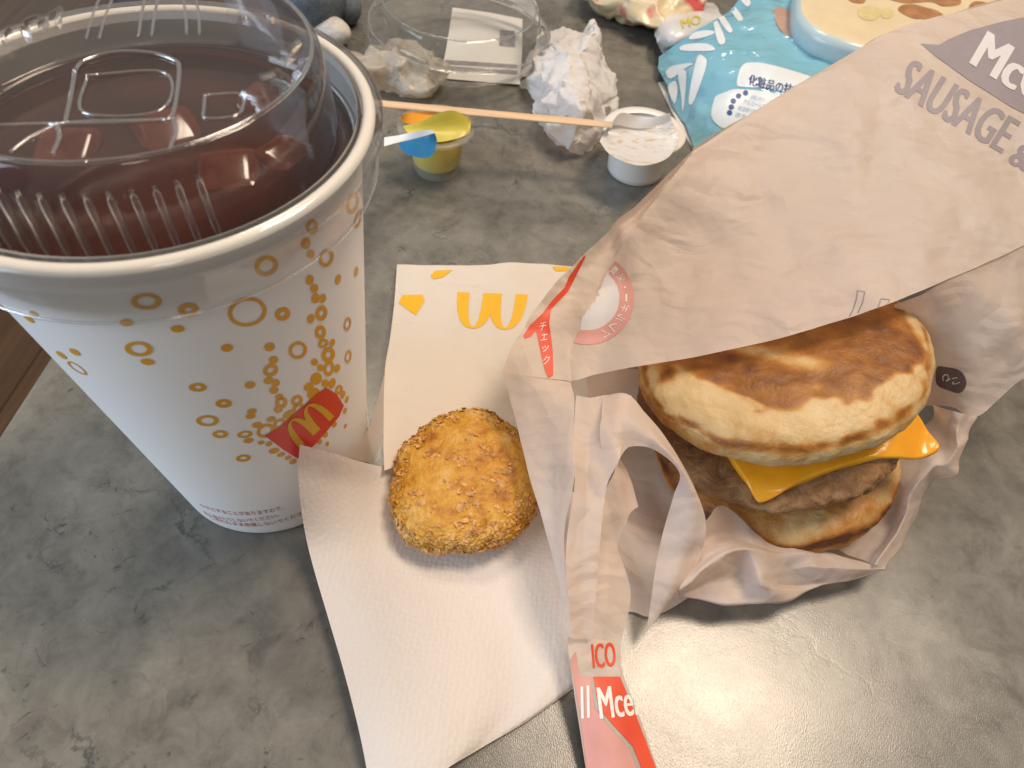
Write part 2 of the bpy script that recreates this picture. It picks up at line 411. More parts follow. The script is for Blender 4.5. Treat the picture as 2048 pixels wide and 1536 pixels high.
# ------------------------------------------------------------------ setting
def slab(x0, x1, y0, y1, z0, z1, n=1):
    V = [(x, y, z) for z in (z0, z1) for x, y in ((x0, y0), (x1, y0), (x1, y1), (x0, y1))]
    return np.array(V, float), [(3, 2, 1, 0), (4, 5, 6, 7), (0, 1, 5, 4), (1, 2, 6, 5), (2, 3, 7, 6), (3, 0, 4, 7)]
V, Fc = slab(-17.4, 62, -24, 92, -2.8, 0)
tb = mesh('table_top', V, Fc, MAT['table'], None, False); tag(tb, None, None, None, 'structure')
bv = tb.modifiers.new('edge', 'BEVEL'); bv.width = 0.0018; bv.segments = 3; bv.limit_method = 'ANGLE'
def floor_mat():
    m, nt, b = M('brown_wood'); L = nt.links.new
    tc = nt.nodes.new('ShaderNodeTexCoord'); mp = nd(nt, 'ShaderNodeMapping'); mp.inputs['Scale'].default_value = (18, 1.4, 1); L(tc.outputs['Object'], mp.inputs[0])
    n = nd(nt, 'ShaderNodeTexNoise', i_Scale=3.0, i_Detail=8, i_Roughness=0.6, i_Distortion=0.5); L(mp.outputs[0], n.inputs['Vector'])
    r = ramp(nt, n.outputs['Fac'], [(0.3, (0.055, 0.026, 0.011)), (0.7, (0.11, 0.055, 0.023))]); L(r.outputs[0], b.inputs['Base Color']); b.inputs['Roughness'].default_value = 0.45
    return m
MAT['wood_floor'] = floor_mat()
V, Fc = slab(-260, 100, -110, 330, -74, -72)
fl = mesh('floor', V, Fc, None, None, False); tag(fl, None, None, None, 'structure')
fl.data.materials.append(MAT['wood_floor'])
k = 0
for i in range(-20, 4):                       # floor boards
    V, Fc = slab(i * 12.0 - 5.9, i * 12.0 + 5.9, -110, 330, -72, -71.2)
    b_ = mesh('floor_board', V, Fc, MAT['wood_floor'], fl, False)

# ------------------------------------------------------------------ paper cup
CX, CY, HC, RB, RTOP, RIM = -7.98, 11.93, 12.96, 3.17, 4.30, 4.60
def cup_r(z): return RB + (RTOP - RB) * z / HC
cup = thing('paper_cup', (CX, CY, 0), 'tall white paper cup printed with orange bubbles, full of dark tea', 'cup')
prof = [(RB - 0.25, 0.5), (RB - 0.22, 0.02), (RB - 0.05, 0.0), (RB, 0.05)] + [(cup_r(z), z) for z in np.linspace(0.1, HC - 0.1, 60)]
V, Fc = lathe(prof, (CX, CY, 0), 160)
mesh('cup_wall', V, Fc, MAT['cup'], cup); CUPT = bvh(V, Fc); 
prof = [(cup_r(z) - 0.07, z) for z in np.linspace(HC, 0.6, 24)]; Vi, Fi = lathe(prof, (CX, CY, 0), 120)
Vi, Fi = fan(Vi, Fi, [23 * 120 + k for k in range(120)]); mesh('cup_lining', Vi, Fi, MAT['rim'], cup)
prof = [(4.45 + 0.135 * math.cos(a), HC - 0.11 + 0.135 * math.sin(a)) for a in np.linspace(0, 2 * math.pi, 17)]
V, Fc = lathe(prof, (CX, CY, 0), 160); mesh('rim', V, Fc, MAT['rim'], cup)
# bubbles (coordinates of a 2.56x enlargement of the photo, origin at y=500)
zz = 760 / 1946
RINGS = [(1363,80,62,52,.6,-20),(1670,40,36,48,.6,20),(750,262,80,42,.6,0),(965,305,55,35,.35,-5),(1266,316,100,74,.78,-10),(1446,327,40,34,.35,-20),
 (710,505,72,38,.6,5),(1524,512,48,44,.65,-30),(1645,322,30,40,.4,10),(1640,420,28,36,.4,0),(1655,478,28,22,.4,-30),(1778,378,18,36,.6,10),(1782,545,16,34,.6,10),
 (1680,535,34,38,.4,20),(1683,605,26,42,.5,10),(1385,615,40,32,.45,-20),(1012,702,46,22,.4,0),(1145,785,42,22,.35,0),(1062,873,58,28,.6,0),(1127,942,40,20,.45,0),
 (1246,1065,38,18,.45,-5),(1254,943,40,18,.5,-8),(395,603,60,15,.75,34),(1440,780,32,30,.4,-30),(1425,815,24,18,.3,-20),(1520,770,32,26,.4,-30),(1530,815,34,30,.5,-30),
 (1432,890,34,26,.5,-25),(1360,925,48,34,.6,-25),(1735,715,18,26,.4,20)]
SOLID = [(648,370,36,18,4),(909,402,36,18,0),(755,571,36,16,8),(1163,500,32,20,-5),(1380,495,28,22,-15),(1400,562,25,20,-15),(1280,690,28,18,-10),(1375,668,26,18,-15),(1410,680,24,18,-15),
 (1402,717,24,18,-15),(1730,150,14,26,15),(1823,110,9,26,10),(1585,152,20,26,15),(1608,196,20,24,15),(1614,247,21,26,20),(1651,247,17,24,15),(1591,350,18,24,20),(1700,475,13,22,20),
 (1610,573,18,18,0),(1640,602,17,18,0),(1725,605,15,22,20),(1618,658,28,32,30),(1580,700,26,20,-35),(1605,735,34,28,-35),(1665,682,20,20,0),(1700,682,16,28,20),(1430,752,22,16,-20),
 (1290,825,26,14,-10),(1283,850,26,14,-10),(1388,866,24,14,-12),(1316,895,26,14,-12),(1272,975,26,13,-8),(1337,985,18,10,-8),(1378,992,18,12,-20),(1404,1027,28,14,-14),(1440,1047,22,10,-18),
 (1475,1063,18,10,-18),(1500,1083,20,12,-20),(1480,840,36,18,-30),(1755,740,11,22,20),(1775,765,8,20,15),(1765,822,9,16,20),(1712,893,11,16,20),(1768,900,6,12,20),(1665,945,13,16,20),
 (1675,992,9,12,20),(1635,980,13,14,20),(150,352,32,9,36),(175,325,26,9,32),(383,521,32,12,30),(315,537,34,9,36),(1815,18,0,0,0),(1495,795,0,0,0)]
parts = []
for (x, y, a, b, inn, an) in RINGS: parts.append(lay(*ring2d(x * zz, 500 + y * zz, a * zz, b * zz, inn, an), CUPT, 0.012))
for (x, y, a, b, an) in SOLID:
    if a: parts.append(lay(*ring2d(x * zz, 500 + y * zz, a * zz, b * zz, 0, an), CUPT, 0.012))
for (x, y, a, b, inn) in [(1805,1040,30,58,.6),(1832,1120,16,50,.6),(1597,1160,32,38,.4)]: parts.append(lay(*ring2d(x * .3906, y * .3906, a * .3906, b * .3906, inn, 15), CUPT, 0.012))
for (x, y, a, b) in [(1565,1245,24,30),(1590,1300,20,22)]: parts.append(lay(*ring2d(x * .3906, y * .3906, a * .3906, b * .3906, 0, 15), CUPT, 0.012))
V, Fc = merge([p for p in parts if len(p[0])]); mesh('bubble_print', V, Fc, MAT['orange'], cup)
V, Fc = poly2d([(x * zz, 500 + y * zz) for x, y in [(1355,948),(1430,905),(1490,850),(1560,790),(1620,735),(1668,703),(1720,735),(1758,795),(1735,850),(1680,915),(1620,985),(1560,1040),(1522,1065),(1450,1020)]])
lg = mesh('red_label', *lay(V, Fc, CUPT, 0.022), MAT['red'], cup)
V, Fc = arches2d(); V = affine(V, (1530 * zz, 500 + 1010 * zz), (178 * zz, -160 * zz), (-92 * zz, -100 * zz))
mesh('arches_print', *lay(V, Fc, CUPT, 0.034), MAT['yellow'], lg)
def cup_text(body, pl, pr_, h):
    """lettering running round the cup between two photo pixels"""
    def hit(q):
        g = CUPT.ray_cast(Vector(CAM), Vector(ray(*q)).normalized())[0]; return math.atan2(g.y - CY, g.x - CX), g.z
    (a0, z0), (a1, z1) = hit(pl), hit(pr_)
    T, Fq = text_norm(body); out = []
    for u, v in T:
        a = a0 + (a1 - a0) * u; z = z0 + (z1 - z0) * u + (v - 0.5) * h; r = cup_r(z) + 0.014
        out.append((CX + r * math.cos(a), CY + r * math.sin(a), z))
    return np.array(out), Fq
V, Fc = merge([cup_text('やけどすることがありますので、', (400, 1009), (566, 1014), .30), cup_text('急にあけたりしないでください。', (408, 1024), (556, 1029), .30), cup_text('こぼれたまま放置しないでくださ', (420, 1033), (603, 1026), .30)])
mesh('notice_print', V, Fc, MAT['redtext'], cup)

# tea and ice
def tea_mat():
    m, nt, b = M('black_tea'); L = nt.links.new
    n = tex(nt, 38, 4, 0.5, 0.6); r = ramp(nt, n, [(0.35, (0.030, 0.0075, 0.005)), (0.7, (0.066, 0.018, 0.011))]); L(r.outputs[0], b.inputs['Base Color'])
    b.inputs['Roughness'].default_value = 0.07; b.inputs['Specular IOR Level'].default_value = 0.5; bump(nt, b, tex(nt, 30, 2), 0.2, 0.002); return m
MAT['tea'] = tea_mat()
TZ = HC - 0.82
prof = [(0.01, 0)] + [(cup_r(TZ) * t - 0.1 * t, 0.0 if t < .97 else 0.03) for t in (0.3, 0.6, 0.8, 0.9, 0.95, 1.0)] + [(cup_r(TZ - 2) - 0.1, -2), (0.01, -2)]
V, Fc = lathe(prof, (CX, CY, TZ), 72)
tea = mesh('iced_tea', V, Fc, MAT['tea']); tag(tea, 'dark reddish brown iced tea filling the white paper cup', 'tea')
m, nt, b = M('tea_stained_ice'); b.inputs['Base Color'].default_value = (0.20, 0.055, 0.03, 1); b.inputs['Roughness'].default_value = 0.12
n = tex(nt, 120, 3); r_ = ramp(nt, n, [(0.3, (0.070, 0.016, 0.009)), (0.7, (0.125, 0.036, 0.020))]); nt.links.new(r_.outputs[0], b.inputs['Base Color']); MAT['ice'] = m
ice_spots = [(455, 330, 0.9, 20, 'nearest the right front of the cup'), (560, 300, 0.8, 65, 'closest to the right inner wall of the cup'), (330, 250, 0.95, 40, 'under the square tab of the clear lid'),
             (130, 285, 0.9, 10, 'under the straw cross of the clear lid'), (520, 190, 0.8, 80, 'farthest back on the right of the cup')]
for (x, y, sz, a, wh) in ice_spots:
    c = at(x, y, TZ + 0.1); bm = bmesh.new(); bmesh.ops.create_cube(bm, size=sz * 1.5); bmesh.ops.bevel(bm, geom=bm.edges[:], offset=0.36, segments=4, affect='EDGES', profile=0.6)
    mt = Matrix.Translation(Vector((c[0], c[1], TZ - sz * 0.60))) @ Matrix.Rotation(R(a), 4, 'Z') @ Matrix.Rotation(R(9 + a / 8), 4, 'X')
    V = np.array([tuple(mt @ v.co) for v in bm.verts]); Fc = [tuple(v.index for v in f.verts) for f in bm.faces]; bm.free()
    o = mesh('ice_cube', V, Fc, MAT['ice']); tag(o, 'tea-brown ice cube floating ' + wh, 'ice cube', 'ice cubes in the tea')

# clear lid
lid = thing('cup_lid', (CX, CY, HC), 'clear plastic lid with raised embossed centre on the paper cup', 'lid')
RL, HL = 3.52, 1.26
lp = [(4.54, -1.32), (4.50, -1.25), (4.55, -0.9), (4.64, -0.55), (4.72, -0.35), (4.76, -0.15), (4.70, 0.0), (4.56, 0.10), (4.40, 0.10), (4.27, 0.0), (4.20, -0.25), (4.15, -0.62), (4.10, -0.68), (3.95, -0.70), (3.84, -0.62),
      (3.80, -0.4), (3.74, 0.2), (3.70, 0.8), (3.66, 1.05), (3.60, 1.2), (3.52, 1.27), (3.42, 1.28), (3.34, 1.22), (3.22, 1.20), (2.4, 1.20), (1.2, 1.19), (0.01, 1.18)]
P = cr(np.array(lp), 3)
fa = math.atan2(-CY, -CX)
def rib(r, z, a):
    d = (a - R(279) + math.pi) % (2 * math.pi) - math.pi
    if -0.55 < z < 1.0 and 3.6 < r < 3.9 and abs(d) < R(31):
        k = min(1, (z + 0.55) / 0.2, (1.0 - z) / 0.2); return r + 0.03 * k * (0.5 + 0.5 * math.cos(d * 62)) * min(1, (R(31) - abs(d)) * 12)
    return r
V, Fc = lathe([tuple(q) for q in P], (CX, CY, HC), 420, None, rib)
mesh('shell', V, Fc, MAT['lid'], lid)
zt = HC + 1.20
MAT['rib'] = clear_plastic('clear_rib_plastic', (0.97, 0.965, 0.96), 0.95, 0.05, 0.02, 45)
for k in range(12):
    a = R(252 + k * 5.3); pts = []
    for t in np.linspace(0, 1, 11):
        z = -0.5 + 1.35 * t; rr = 3.80 - 0.11 * (z + 0.4) / 1.2; pts.append((CX + (rr + 0.02) * math.cos(a), CY + (rr + 0.02) * math.sin(a), HC + z))
    V, Fc = tube(pts, [0.075 * math.sin(math.pi * min(1, max(0.04, 0.5 - abs(0.5 - t)) * 5) / 2) ** 0.6 for t in np.linspace(0, 1, 11)], 12); mesh('rib', V, Fc, MAT['rib'], lid)
for rr, zr, tr in ((3.50, 1.275, 0.045), (4.10, -0.68, 0.04), (4.52, -1.30, 0.03)):
    V, Fc = tube([(CX + rr * math.cos(a), CY + rr * math.sin(a), HC + zr) for a in np.linspace(0, 2 * math.pi, 160)], tr, 8, False); mesh('rim_bead', V, Fc, MAT['lid'], lid)
ptop = lambda x, y: at(x, y, zt + 0.02)
def emboss(name, path, r=0.07, k=6):
    P = cr(np.array([ptop(*q) for q in path]), k); V, Fc = tube(P, r * 0.55, 8, True, 0.6); return mesh(name, V, Fc, MAT['lid'], lid)
for arch in ([(185, 78), (200, 25), (222, -20), (255, -52), (285, -40), (300, -5), (296, 30), (290, 72)], [(290, 72), (296, 30), (305, -5), (325, -40), (352, -45), (376, -10), (384, 30), (386, 70)]):
    for dx in (-13, 13): emboss('arch_ridge', [(x + dx, y) for x, y in arch], 0.05)
emboss('tab_ridge', [(150, 140), (170, 120), (230, 103), (300, 105), (345, 118), (358, 135), (352, 200), (340, 235), (310, 240), (200, 242), (130, 246)], 0.07)
emboss('tab_ridge', [(130, 246), (142, 190), (150, 140)], 0.07)
emboss('tab_ridge', [(175, 150), (330, 145), (322, 220), (168, 225), (175, 150)], 0.05)
for q in ([(-60, 252), (115, 247)], [(115, 247), (60, 275), (20, 305)], [(115, 247), (118, 275), (105, 308)], [(345, 235), (352, 262), (338, 300)], [(115, 247), (240, 245), (330, 238)]): emboss('slot_ridge', q, 0.065)
emboss('button_ridge', [(410, 190), (480, 188), (486, 212), (470, 232), (412, 236), (408, 215), (410, 190)], 0.055)
def lid_letter(ch, c, ang, size):
    T, Fq = text_norm(ch); T = T - 0.5
    base = ptop(*c); ca, sa = math.cos(R(ang)), math.sin(R(ang)); wd = 0.62 if ch not in 'I/' else 0.14
    top, bot = [], []
    for u, v in T:
        x, y = u * size * wd, v * size
        top.append((base[0] + x * ca - y * sa, base[1] + x * sa + y * ca, zt + 0.11)); bot.append((base[0] + x * ca * 1.1 - y * sa * 1.06, base[1] + x * sa * 1.1 + y * ca * 1.06, zt + 0.005))
    n = len(top); E = {}
    for f in Fq:
        for a, b in ((f[0], f[1]), (f[1], f[2]), (f[2], f[0])): E[(a, b)] = 1
    Fs = list(Fq) + [(a, b, b + n, a + n) for (a, b) in E if (b, a) not in E]
    return mesh('raised_letter', np.array(top + bot), Fs, MAT['lid'], lid, False)
for ch, c, an in [('/', (486, 28), -62), ('O', (516, 42), -75), ('T', (563, 92), -98), ('H', (580, 122), -110), ('E', (560, 165), -128), ('R', (515, 205), -150)]: lid_letter(ch, c, an, 0.62)
for ch, c, an in [('C', (30, 75), 25), ('O', (70, 55), 15), ('L', (-5, 105), 40), ('A', (110, 38), 5)]: lid_letter(ch, c, an, 0.7)


# ------------------------------------------------------------------ small white paper sleeve under the croquette
sleeve = thing('paper_sleeve', at(950, 900, 0), 'opened white paper sleeve with upside-down yellow arches under the croquette', 'paper sleeve')
patch('back_sheet', [
    [(600, 890, 5.5), (668, 908, 3.8), (750, 930, 1.25), (850, 950, 0.35), (980, 960, 0.2), (1120, 980, 0.2), (1210, 1000, 0.2)],
    [(597, 962, 3.75), (672, 975, 2.3), (760, 990, 0.75), (860, 1010, 0.3), (985, 1030, 0.2), (1130, 1050, 0.2), (1215, 1070, 0.2)],
    [(614, 1085, 1.3), (690, 1090, 0.95), (780, 1100, 0.55), (880, 1120, 0.35), (1000, 1150, 0.3), (1130, 1170, 0.3), (1215, 1180, 0.3)],
    [(657, 1240, 0.75), (735, 1240, 0.75), (830, 1245, 0.62), (930, 1262, 0.45), (1030, 1285, 0.28), (1130, 1280, 0.4), (1205, 1270, 0.45)],
    [(697, 1378, 0.8), (775, 1380, 0.85), (860, 1385, 0.75), (950, 1390, 0.55), (1035, 1390, 0.28), (1115, 1345, 0.35), (1190, 1310, 0.4)],
    [(722, 1480, 0.7), (790, 1490, 0.85), (860, 1492, 0.8), (930, 1485, 0.6), (990, 1462, 0.3), (1070, 1420, 0.25), (1150, 1362, 0.3)],
    [(745, 1600, 0.5), (800, 1595, 0.65), (860, 1560, 0.7), (905, 1530, 0.6), (965, 1495, 0.3), (1060, 1437, 0.15), (1152, 1372, 0.2)]],
    MAT['napkin'], sleeve, 14, 14, 0.05, 0.22, 3.0, zmin=0.04, fold=0.07)
patch('front_panel', [
    [(793, 529, 0.25), (860, 531, 0.35), (960, 530, 0.4), (1020, 526, 0.5), (1100, 531, 0.45), (1210, 535, 0.4)],
    [(786, 620, 0.6), (860, 618, 0.55), (960, 615, 0.55), (1030, 613, 0.7), (1110, 615, 0.6), (1220, 620, 0.5)],
    [(770, 742, 1.25), (850, 730, 0.85), (950, 725, 0.65), (1030, 725, 0.7), (1110, 730, 0.6), (1230, 735, 0.5)],
    [(766, 850, 1.2), (850, 840, 0.8), (950, 835, 0.5), (1040, 835, 0.5), (1120, 840, 0.5), (1230, 850, 0.5)],
    [(768, 942, 1.25), (830, 925, 0.7), (940, 920, 0.4), (1040, 925, 0.4), (1130, 930, 0.4), (1230, 940, 0.4)]],
    MAT['sleeve'], sleeve, 14, 14, 0.09, 0.3, 5.0, zmin=0.22, fold=0.10)
patch('side_gusset', [
    [(690, 913, 2.9), (728, 872, 2.8), (747, 824, 2.2), (760, 780, 1.65), (771, 740, 1.28)],
    [(715, 920, 2.1), (739, 894, 2.0), (752, 862, 1.7), (763, 830, 1.45), (769, 800, 1.22)],
    [(742, 927, 1.35), (750, 917, 1.3), (757, 902, 1.27), (763, 885, 1.24), (768, 860, 1.2)]], MAT['gusset'], sleeve, 8, 8, 0.03, 0.4, 2.0)
q8 = lambda x, y: (740 + x * .4167, 500 + y * .4167)
TR_ = PATCH['front_panel'][2]
V, Fc = arches2d(0.10); V = affine(V, q8(757, 215), (-337 * .4167, -12 * .4167), (-8, 172 * .4167)); mesh('arches_print', *lay(V, Fc, TR_, 0.02), MAT['yellow'], sleeve)
for pg in ([(290,125),(312,100),(395,97),(350,132),(305,142)], [(137,255),(155,217),(250,215),(262,245),(220,315)], [(875,80),(960,82),(945,102),(890,103)]):
    mesh('patch_print', *lay(*poly2d([q8(*p) for p in pg]), TR_, 0.02), MAT['yellow'], sleeve)

# ------------------------------------------------------------------ round fried croquette
PC = at(932, 968, 0.95)
cro = thing('fried_croquette', (PC[0], PC[1], 0.3), 'round golden breaded croquette lying on white paper sleeve', 'croquette')
def patty_r(th, ph):
    e = 0.62
    c = abs(math.cos(ph)) ** e; s_ = abs(math.sin(ph)) ** 0.8 * (1 if ph > 0 else -1)
    return c, s_
def sphere_dirs(sub):
    bm = bmesh.new(); bmesh.ops.create_icosphere(bm, subdivisions=sub, radius=1.0); D = [tuple(v.co) for v in bm.verts]; Fq = [tuple(v.index for v in f.verts) for f in bm.faces]; bm.free(); return D, Fq
D7, F7 = sphere_dirs(7)
V = []; tone = []
for (x, y, z) in D7:
    ph = math.asin(max(-1, min(1, z))); th = math.atan2(y, x)
    c = math.cos(ph) ** 0.58; s_ = math.copysign(abs(z) ** 0.92, z)
    rr = 2.42 * (1 + 0.035 * math.sin(2 * th + 0.7) + 0.035 * math.sin(3 * th + 2.2) + 0.02 * math.sin(5 * th) + 0.012 * math.sin(9 * th + 1))
    p = Vector((rr * c * math.cos(th), 1.10 * rr * c * math.sin(th), 0.85 * s_ * (1 + 0.06 * math.sin(th + 1) * c)))
    n = Vector((p.x / 5.6, p.y / 5.6, p.z / 1.0)).normalized()
    lo = noise.noise(p * 1.1); mi = noise.noise(p * 3.2 + Vector((5, 0, 0))); hi = noise.turbulence(p * 7.5, 4, True); cell = noise.voronoi(p * 6.0)[0][0]
    side = max(0, (c - 0.70) / 0.30)
    d = 0.09 * lo + 0.05 * mi + (0.025 + 0.08 * side) * (hi - 0.4) + (0.012 + 0.06 * side) * (0.5 - cell)
    p = p + n * d
    V.append((PC[0] + p.x, PC[1] + p.y, 1.2 + p.z)); tone.append(0.50 + 0.34 * lo + 0.24 * mi + 0.3 * (hi - 0.45) + 0.22 * side)
V = np.array(V); Fc = F7
def crust_mat():
    m, nt, b = M('fried_crust'); L = nt.links.new
    a = nd(nt, 'ShaderNodeAttribute', attribute_name='tone'); n = tex(nt, 300, 6, 0.7, 0.5); n2 = tex(nt, 110, 5, 0.6, 0.3)
    s1 = nd(nt, 'ShaderNodeMath', operation='MULTIPLY_ADD'); L(n, s1.inputs[0]); s1.inputs[1].default_value = 0.9; s1.inputs[2].default_value = -0.45
    s2 = nd(nt, 'ShaderNodeMath', operation='MULTIPLY_ADD'); L(n2, s2.inputs[0]); s2.inputs[1].default_value = 1.0; s2.inputs[2].default_value = -0.5
    s3 = nd(nt, 'ShaderNodeMath', operation='ADD'); L(s1.outputs[0], s3.inputs[0]); L(s2.outputs[0], s3.inputs[1])
    s4 = nd(nt, 'ShaderNodeMath', operation='ADD'); L(s3.outputs[0], s4.inputs[0]); L(a.outputs['Fac'], s4.inputs[1])
    r = ramp(nt, s4.outputs[0], [(0.0, (0.18, 0.055, 0.006)), (0.22, (0.36, 0.135, 0.009)), (0.45, (0.52, 0.235, 0.014)), (0.70, (0.60, 0.32, 0.040)), (0.95, (0.64, 0.40, 0.14))])
    L(r.outputs[0], b.inputs['Base Color']); b.inputs['Roughness'].default_value = 0.34; b.inputs['Specular IOR Level'].default_value = 0.5
    b.inputs['Subsurface Weight'].default_value = 0.12; b.inputs['Subsurface Radius'].default_value = (0.004, 0.0015, 0.0004); b.inputs['Subsurface Scale'].default_value = 0.5
    n1 = bump(nt, None, tex(nt, 900, 4, 0.7), 0.5, 0.0006); bump(nt, b, n, 0.5, 0.0012, n1); return m
MAT['crust'] = crust_mat()
mesh('crust', V, Fc, MAT['crust'], cro, True, {'tone': tone})
MAT['flake'] = plain('bread_flake', (0.60, 0.315, 0.11), 0.5, 0.35, 260, 0.3)
CT = bvh(V, Fc); rnd = random.Random(3); fl_p = []
for k in range(1700):
    th = rnd.uniform(0, 6.283); side = rnd.random() < 0.62
    if side:
        o_ = Vector((PC[0] + 5 * math.cos(th), PC[1] + 5 * math.sin(th), 1.28 + rnd.uniform(-0.55, 0.9))); d_ = (Vector((PC[0], PC[1], 1.28 + rnd.uniform(-0.3, 0.5))) - o_).normalized()
    else:
        rr = 2.3 * math.sqrt(rnd.random()); o_ = Vector((PC[0] + rr * math.cos(th), PC[1] + rr * math.sin(th), 5)); d_ = Vector((0, 0, -1))
    h = CT.ray_cast(o_, d_)
    if h[0] is None: continue
    if not side and noise.noise(h[0] * 1.6) < -0.02: continue
    n = h[1]; t = Vector((rnd.uniform(-1, 1), rnd.uniform(-1, 1), rnd.uniform(-1, 1))).cross(n).normalized(); bt = n.cross(t)
    a_ = rnd.uniform(0.025, 0.095) * (1.8 if rnd.random() < 0.08 else 1); b2 = a_ * rnd.uniform(0.35, 0.9); lift = rnd.uniform(-0.01, 0.05)
    c0 = h[0] + n * 0.005
    pts = [c0 - t * a_ - bt * b2 * .6, c0 - t * a_ * .2 - bt * b2 + n * lift, c0 + t * a_ - bt * b2 * .3 + n * lift * 1.4, c0 + t * a_ * .6 + bt * b2 + n * lift * .5, c0 - t * a_ * .7 + bt * b2 * .8 + n * lift, c0 + n * (0.02 + lift * .6)]
    fl_p.append((np.array([tuple(p) for p in pts]), [(0, 1, 5), (1, 2, 5), (2, 3, 5), (3, 4, 5), (4, 0, 5)]))
cb = mesh('crumb', *merge(fl_p), MAT['flake'], cro, False); cb['kind'] = 'stuff'

# ------------------------------------------------------------------ griddle cake sandwich
sw = thing('breakfast_sandwich', (8.6, 14.0, 0.2), 'griddle cake sandwich with sausage and melted cheese inside its wrapper', 'sandwich')
def tilt(c, rx, ry):
    return Matrix.Translation(Vector(c)) @ Matrix.Rotation(ry, 4, 'Y') @ Matrix.Rotation(rx, 4, 'X')
def sstep(a, b, x):
    t = min(1, max(0, (x - a) / (b - a))); return t * t * (3 - 2 * t)
def bun(name, mt, rad, zt_, zb_, tonef, seed, wob=0.02):
    V = []; tone = []
    for (x, y, z) in D7:
        ph = math.asin(max(-1, min(1, z))); th = math.atan2(y, x); c = math.cos(ph) ** 0.55; s_ = math.copysign(abs(z) ** 0.95, z)
        rr = rad * (1 + wob * math.sin(2 * th + seed) + wob * 0.6 * math.sin(3 * th + seed * 2) + wob * .3 * math.sin(7 * th + seed))
        p = Vector((rr * c * math.cos(th), rr * c * math.sin(th), (zt_ if z > 0 else zb_) * s_))
        d = 0.09 * noise.noise(p * 0.8 + Vector((seed, 0, 0))) + 0.035 * noise.turbulence(p * 2.6 + Vector((seed, 3, 0)), 3, False)
        n = Vector((p.x, p.y, p.z * 3)).normalized(); t = tonef(p, math.hypot(p.x, p.y) / rr, th, ph)
        V.append(tuple(mt @ (p + n * (d - 0.03 * t)))); tone.append(t)
    V = np.array(V); Fc = F7
    return mesh(name, V, Fc, MAT['bun'], sw, True, {'tone': tone}), bvh(V, Fc)
def bun_mat():
    m, nt, b = M('griddle_cake'); L = nt.links.new
    a = nd(nt, 'ShaderNodeAttribute', attribute_name='tone'); n = tex(nt, 130, 6, 0.65, 0.4); n2 = tex(nt, 40, 5, 0.6, 0.3)
    s1 = nd(nt, 'ShaderNodeMath', operation='MULTIPLY_ADD'); L(n, s1.inputs[0]); s1.inputs[1].default_value = 0.6; s1.inputs[2].default_value = -0.3
    s2 = nd(nt, 'ShaderNodeMath', operation='MULTIPLY_ADD'); L(n2, s2.inputs[0]); s2.inputs[1].default_value = 0.7; s2.inputs[2].default_value = -0.35
    s3 = nd(nt, 'ShaderNodeMath', operation='ADD'); L(s1.outputs[0], s3.inputs[0]); L(s2.outputs[0], s3.inputs[1])
    s4 = nd(nt, 'ShaderNodeMath', operation='ADD'); L(s3.outputs[0], s4.inputs[0]); L(a.outputs['Fac'], s4.inputs[1])
    r = ramp(nt, s4.outputs[0], [(0.0, (0.60, 0.44, 0.24)), (0.28, (0.54, 0.36, 0.16)), (0.46, (0.43, 0.205, 0.05)), (0.62, (0.31, 0.120, 0.020)), (0.85, (0.19, 0.064, 0.012)), (1.0, (0.09, 0.032, 0.012))])
    L(r.outputs[0], b.inputs['Base Color']); b.inputs['Roughness'].default_value = 0.42; b.inputs['Specular IOR Level'].default_value = 0.38
    b.inputs['Subsurface Weight'].default_value = 0.1; b.inputs['Subsurface Radius'].default_value = (0.004, 0.002, 0.001); b.inputs['Subsurface Scale'].default_value = 0.5
    n1 = bump(nt, None, tex(nt, 700, 4, 0.6), 0.4, 0.0006); bump(nt, b, n, 0.55, 0.0014, n1); return m
MAT['bun'] = bun_mat()
MT = tilt((8.25, 14.73, 4.86), R(-4.2), R(-15.9))
def top_tone(p, rn, th, ph):
    n = noise.noise(Vector((p.x * 0.7, p.y * 0.7, 0))) ; n2 = noise.noise(Vector((p.x * 2.2, p.y * 2.2, 4)))
    # dark griddled disc, offset to the back right, cut by pale scrape streaks running left-back to right-front
    dx, dy = p.x - 0.40, p.y - 0.30
    disc = 1 - sstep(3.1 + 0.4 * n + 0.2 * n2, 3.45 + 0.4 * n + 0.2 * n2, math.hypot(dx * 0.92, dy))
    v = p.y + 0.42 * p.x; u = p.x - 0.42 * p.y
    streak = sstep(0.1, 0.3, noise.noise(Vector((u * 0.22, v * 1.7, 9))) + 0.12 * n2)
    band = math.exp(-((v + 1.15 + 0.15 * n) / 0.30) ** 2) * sstep(-3.2, -2.0, u) * (1 - sstep(1.2, 2.4, u))
    mott = 0.5 + 0.5 * noise.noise(Vector((p.x * 1.5, p.y * 1.9, 20)))
    t = disc * (0.38 + 0.34 * mott) * (1 - 0.85 * band) * (1 - 0.75 * streak * (1 - sstep(0.5, 2.5, u)))
    left = math.exp(-((v + 2.2 + 0.2 * n) / 0.36) ** 2) * sstep(-3.6, -2.9, u) * (1 - sstep(0.6, 1.7, u)); t = max(t, 0.62 * left)
    burn = math.exp(-(((p.x + 3.35) / 0.42) ** 2 + ((p.y + 1.15) / 0.35) ** 2)); t = max(t, burn * (0.75 + 0.5 * n2))
    if ph < 0.9:
        edge = math.exp(-((ph - 0.36 - 0.16 * n - 0.06 * n2) / 0.13) ** 2) * (0.38 + 0.28 * n2 + 0.14 * math.cos(th + 2.4)); t = max(t, edge)
    lside = sstep(0.4, -0.2, math.cos(th) + 0.5) * sstep(0.75, 0.1, ph) * 0.34; t = max(t, lside)
    return max(0, t + 0.17 + 0.12 * n2 + 0.10 * noise.noise(Vector((u * 0.5, v * 2.6, 31))))
bun('top_bun', MT, 4.34, 1.05, 1.1, top_tone, 1.3)
